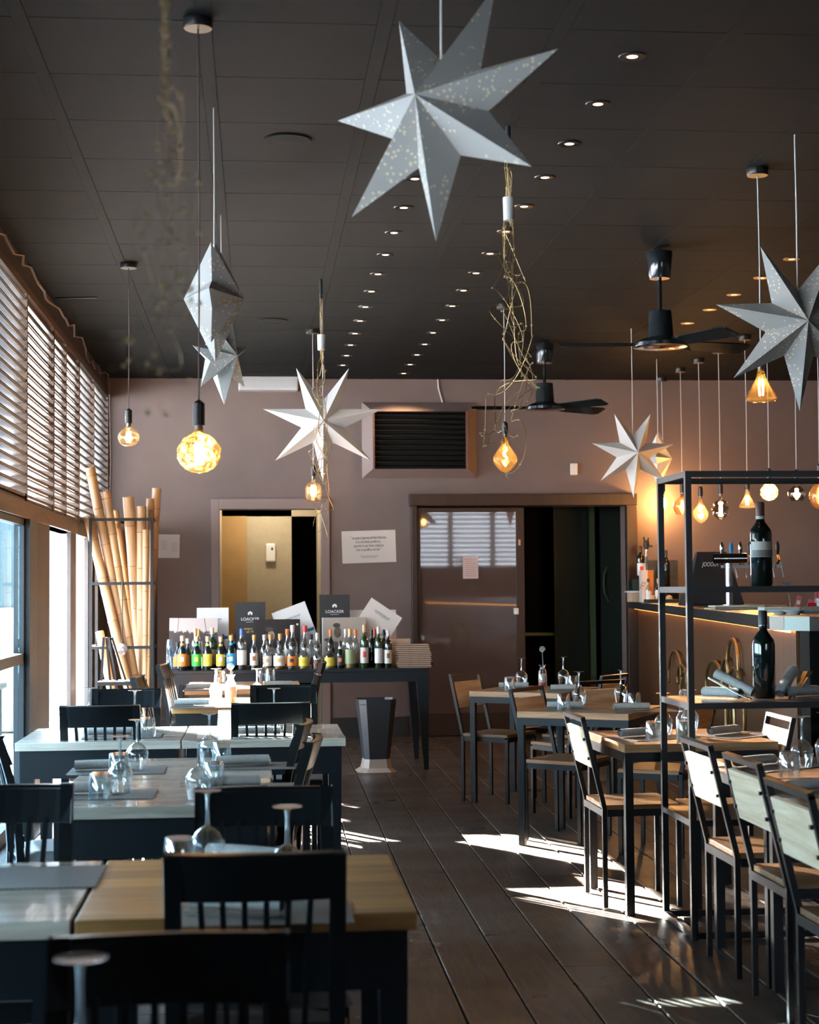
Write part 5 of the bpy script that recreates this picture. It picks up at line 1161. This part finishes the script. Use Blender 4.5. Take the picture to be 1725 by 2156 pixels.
def pend_px(px, py, Y, *a, **k): q = aty(px, py, Y); return pendant(q.x, Y, q.z, *a, **k)
p = atz(415,40,H); pend_px(419,950,p.y,'bumpy_amber',.077,'large dimpled amber globe bulb on a long cord, nearest pendant on the left', power=4)
p = atz(270,553,H); pend_px(271,918,p.y,'globe_clear',.066,'clear round globe bulb pendant closest to the louvred window', power=3)
p = atz(657,693,H); pend_px(660,1031,p.y,'drum_clear',.063,'bright jar-shaped bulb pendant behind the hanging paper star, left centre', Hh=.185, power=4, cordm='cordw')
p = atz(1062,640,H); pend_px(1064,957,p.y,'pear_amber',.088,'pear-shaped dented bulb pendant hanging in the tangled wire lights', Hh=.265, cordm='cordw', power=4)
p = atz(1594,355,H); pend_px(1603,812,p.y,'cone_amber',.075,'wide cone-shaped bulb pendant under the perforated star on the right', Hh=.16, cordm='cordw', power=3)
RXB = 3.86
for px, py, kd, R_, Hh, words, pw in [(1397,1056,'drum_clear',.075,.17,'bright jar-shaped bulb closest to the back wall over the bar',40),
    (1437,1062,'flat_smoke',.085,.19,'smoky brown onion-shaped bulb over the bar',14),(1476,1075,'pear_clear',.07,.23,'pear-shaped twisted filament bulb over the bar',24),
    (1518,1069,'rib_grey',.075,.21,'ribbed grey glass bulb over the bar',20),(1574,1052,'cone_clear',.067,.14,'small cone-shaped bulb over the bar',20),
    (1620,1034,'bumpy_amber',.068,.15,'dimpled amber globe bulb over the bar',20),(1678,1036,'flat_grey',.064,.13,'grey onion-shaped bulb over the bar, second from the frame edge',5),
    (1727,1040,'globe_smoke',.075,.22,'dark oval smoked bulb cut by the right frame edge',3)]:
    Y = RXB*FPX/(px-538); pend_px(px, py, Y, kd, R_, words, Hh=Hh, cordm='cordw', power=pw)
# ------------------------------------------------------------------ paper stars
def star(X, Y, Z, R_, yaw_, pit_, roll_, mat, label, ztop=H, cordx=0, rin=.40, tk=.33, n=7):
    t = thing('paper_star', label, 'paper star', (X,Y,Z)); mb = MB(); vs_ = [(0,-R_*tk,0),(0,R_*tk,0)]
    for i in range(2*n):
        a = -PI/2+roll_+i*PI/n; r_ = R_ if i % 2 == 0 else R_*rin; vs_.append((r_*math.cos(a),0,r_*math.sin(a)))
    fs = []
    for i in range(2*n):
        j = (i+1) % (2*n); fs += [(0,2+j,2+i),(1,2+i,2+j)]
    Mx = Euler((pit_,0,yaw_), 'XYZ').to_matrix().to_4x4()
    mb.add(vs_, fs, Mx); mb.obj('folded_body', mat, t)
    top = R_*rin*.95
    MB().tube([(0,0,top),(.002,0,(top+ztop-Z)/2),(cordx,0,ztop-Z)], .0035, 6).obj('hanging_cord', M['cordw'], t)
    MB().tube([(-.02,0,top-.015),(0,0,top+.02),(.02,0,top-.015)], .0025, 5).obj('wire_hanger', M['gold'], t)
    return t
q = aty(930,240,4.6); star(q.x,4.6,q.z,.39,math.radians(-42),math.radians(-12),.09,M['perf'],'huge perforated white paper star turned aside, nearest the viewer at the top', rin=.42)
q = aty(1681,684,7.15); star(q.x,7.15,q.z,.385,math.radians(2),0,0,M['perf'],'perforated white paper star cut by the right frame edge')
q = aty(680,890,10.9); star(q.x,10.9,q.z,.402,0,0,0,M['paper'],'plain white paper star hanging in front of the left pendant and vent', rin=.36, tk=.25)
q = aty(1333,955,12.7); star(q.x,12.7,q.z,.345,math.radians(8),0,0,M['paper'],'plain white paper star hanging over the sliding door')
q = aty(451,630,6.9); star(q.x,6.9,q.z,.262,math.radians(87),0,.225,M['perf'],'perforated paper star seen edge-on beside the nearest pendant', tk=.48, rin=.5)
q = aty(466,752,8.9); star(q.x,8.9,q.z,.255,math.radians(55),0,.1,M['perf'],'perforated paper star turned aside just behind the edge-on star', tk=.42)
q = aty(1386,966,14.4); star(q.x,14.4,q.z,.255,math.radians(72),0,.225,M['paper'],'paper star seen edge-on behind the star over the sliding door', tk=.48, rin=.5)
# ------------------------------------------------------------------ tangled wire lights
def tangle(px, y0, y1, Y, spread, n, label, hook=True, box=None, seed=1, wires=.0017, dim=False):
    rnd = random.Random(seed); top = aty(px, y0, Y); t = thing('wire_lights', label, 'string lights', (top.x, Y, 0))
    z0, z1 = top.z, aty(px, y1, Y).z; wid = spread*Y/FPX
    bm_ = MB(); allp = []
    mb = MB()
    for k in range(n):
        pts = []; ph = rnd.uniform(0,6.28); fr_ = rnd.uniform(4,9); amp = rnd.uniform(.3,1.0); m_ = 110; end = rnd.uniform(.72,1.0)
        cs = [(rnd.uniform(.3,1)/(.6+.12*q_), rnd.uniform(.7,2.3)*(1+q_*.8), rnd.uniform(0,6.28), rnd.uniform(0,6.28)) for q_ in range(4)]
        for i in range(m_):
            u = i/(m_-1)*end; env = (.12+.95*min(1,max(0,(u-.18)*2.0)))*wid
            if u > .9: env *= 1-(u-.9)*4
            pts.append(Vector((env*.55*sum(A*math.sin(f_*u*6.28+p1) for A,f_,p1,p2 in cs), env*.55*sum(A*math.cos(f_*u*6.28+p2) for A,f_,p1,p2 in cs), z0+(z1-z0)*u+min(1,u*4)*wid*.5*math.sin(u*41+ph*2))))
        mb.tube(pts, wires, 4, cap=False); allp += pts[::9]
    mb.obj('wire_strands', M['gold'], t)
    for q in allp: bm_.box(q, (.006,.006,.006))
    o = bm_.obj('led_beads', M['bead'], t); o['kind'] = 'stuff'
    if hook: MB().lathe([(.011,z0-.02),(.012,z0+.03),(.011,z0+.10),(.001,z0+.11)], 10).obj('rubber_plug', M['ink'], t, True)
    if box:
        zb_ = aty(px, box, Y).z; MB().lathe([(.001,zb_-.055),(.024,zb_-.05),(.026,zb_+.05),(.001,zb_+.055)], 16).obj('battery_box', M['plastic'], t, True)
        MB().tube([(0,0,zb_+.05),(0,0,z0)], .0022, 5).obj('power_cord', M['cordw'], t)
    return t
tangle(1070,300,1028,7.1,42,9,'golden wire lights tangled around the pear-shaped bulb, right of centre',box=440,seed=3)
tangle(676,622,1130,10.7,22,8,'silvery wire lights hanging behind the plain star, left centre',box=721,seed=5)
tangle(350,-60,880,2.6,75,7,'faint out-of-focus wire lights hanging close to the viewer at upper left',hook=False,seed=9,wires=.0003)
# ------------------------------------------------------------------ ceiling fans
def fan(X, Y, zd, angs, label):
    t = thing('ceiling_fan', label, 'ceiling fan', (X,Y,H)); L = H-zd
    MB().lathe([(.001,-.02),(.078,-.025),(.080,-.04),(.066,-.17),(.060,-.185),(.001,-.185)], 24).obj('canopy', M['fan'], t, True)
    MB().tube([(0,0,0),(0,0,-L+.18)], .013, 12).obj('rod', M['fan'], t, True)
    MB().lathe([(.001,-L+.205),(.068,-L+.20),(.078,-L+.05),(.078,-L+.02)], 24).obj('motor_housing', M['fan'], t, True)
    MB().lathe([(.075,-L+.045),(.12,-L+.03),(.165,-L+.005),(.160,-L-.015),(.10,-L-.022),(.001,-L-.024)], 32).obj('motor_disc', M['fan'], t, True)
    for a in angs:
        r_ = math.radians(a); c, s = math.cos(r_), math.sin(r_); mb = MB()
        Mx = Matrix.Rotation(r_, 4, 'Z')
        pts = [(.14,-.035),(.22,-.055),(.56,-.068),(.60,-.05),(.60,.05),(.56,.068),(.22,.055),(.14,.035)]
        tl = lambda y: -y*.30
        mb.add([(x,y,-L+.0+tl(y)) for x,y in pts]+[(x,y,-L+.006+tl(y)) for x,y in pts], [list(range(8))[::-1], list(range(8,16))]+[(i,(i+1)%8,8+(i+1)%8,8+i) for i in range(8)], Mx)
        mb.obj('blade', M['fan'], t)
    return t
p = atz(1388,522,H); fan(p.x, p.y, 2.85, (17, 174, -62), 'glossy black ceiling fan nearest the viewer on the right')
p = atz(1146,718,H); fan(p.x, p.y, 2.88, (28, -48, 175), 'black ceiling fan farther back, beside the wire lights')
# ------------------------------------------------------------------ ceiling fittings
ORD = ['nearest','second nearest','third nearest','fourth nearest','fifth nearest','sixth nearest','seventh nearest','eighth nearest','eighth farthest','seventh farthest','sixth farthest','fifth farthest','fourth farthest','third farthest','second farthest','farthest']
dl_proto = {}
def downlight(X, Y, lit, label, group):
    key = lit
    if key in dl_proto: return dup(dl_proto[key], (X,Y,H-.003), 0, label, group)
    t = thing('downlight', label, 'downlight', (X,Y,H-.003), 0, group)
    MB().lathe([(.021,.0),(.030,-.003),(.050,-.002),(.053,.002)], 24).obj('trim_ring', M['socket'] if lit != 'amber' else M['gold'], t, True)
    MB().lathe([(.001,-.001),(.021,-.001)], 20).obj('lamp', M['spot'] if lit == 'on' else M['spotdim'] if lit == 'amber' else M['dark'], t)
    dl_proto[key] = t; return t
g1 = 'recessed downlights in the long centre row'; n1 = 16
for k in range(n1): downlight(1.43-.003*k, 6.12+.6215*k, 'on' if k < 15 else 'on', '%s downlight of the long centre row in the dark ceiling' % ORD[k], g1)
n2 = 12; od2 = ORD[:6]+ORD[-6:]
for k in range(n2): downlight(.785, 8.05+.6215*k, 'on', '%s downlight of the left row, running past the big star' % od2[k], 'recessed downlights in the left row')
od3 = ['nearest','second nearest','middle','second farthest','farthest']
for k in range(5): downlight(3.30, 9.92+.6215*k, 'amber', '%s downlight of the right row above the bar' % od3[k], 'recessed downlights in the right row')
for (px, py, lb) in ((606,293,'nearer'),(577,674,'farther')):
    p = atz(px,py,H); t = thing('ceiling_speaker', 'round dark ceiling speaker grille in the left half of the ceiling, %s one' % lb, 'ceiling speaker', (p.x,p.y,H-.003))
    MB().lathe([(.085,-.006),(.105,-.006),(.108,.0)], 32).obj('rim', M['ceil'], t, True); MB().lathe([(.001,-.008),(.084,-.004)], 32).obj('grille', M['dark'], t, True)
# the far downlight that washes the wall above the vent
for X, Y, e in ((1.38,15.50,30), (1.43,6.12,6), (1.42,8.0,6),(1.41,10.5,6),(.785,10.5,6),(.785,13.0,6),(1.40,13.0,6)):
    L = bpy.data.lights.new('downlight_beam', 'SPOT'); L.energy = e; L.color = (1,.66,.38); L.spot_size = math.radians(118 if Y > 15 else 75); L.spot_blend = .8; L.shadow_soft_size = .03
    lo = bpy.data.objects.new('downlight_beam', L); COL.objects.link(lo); lo.location = (X, Y, H-.02)
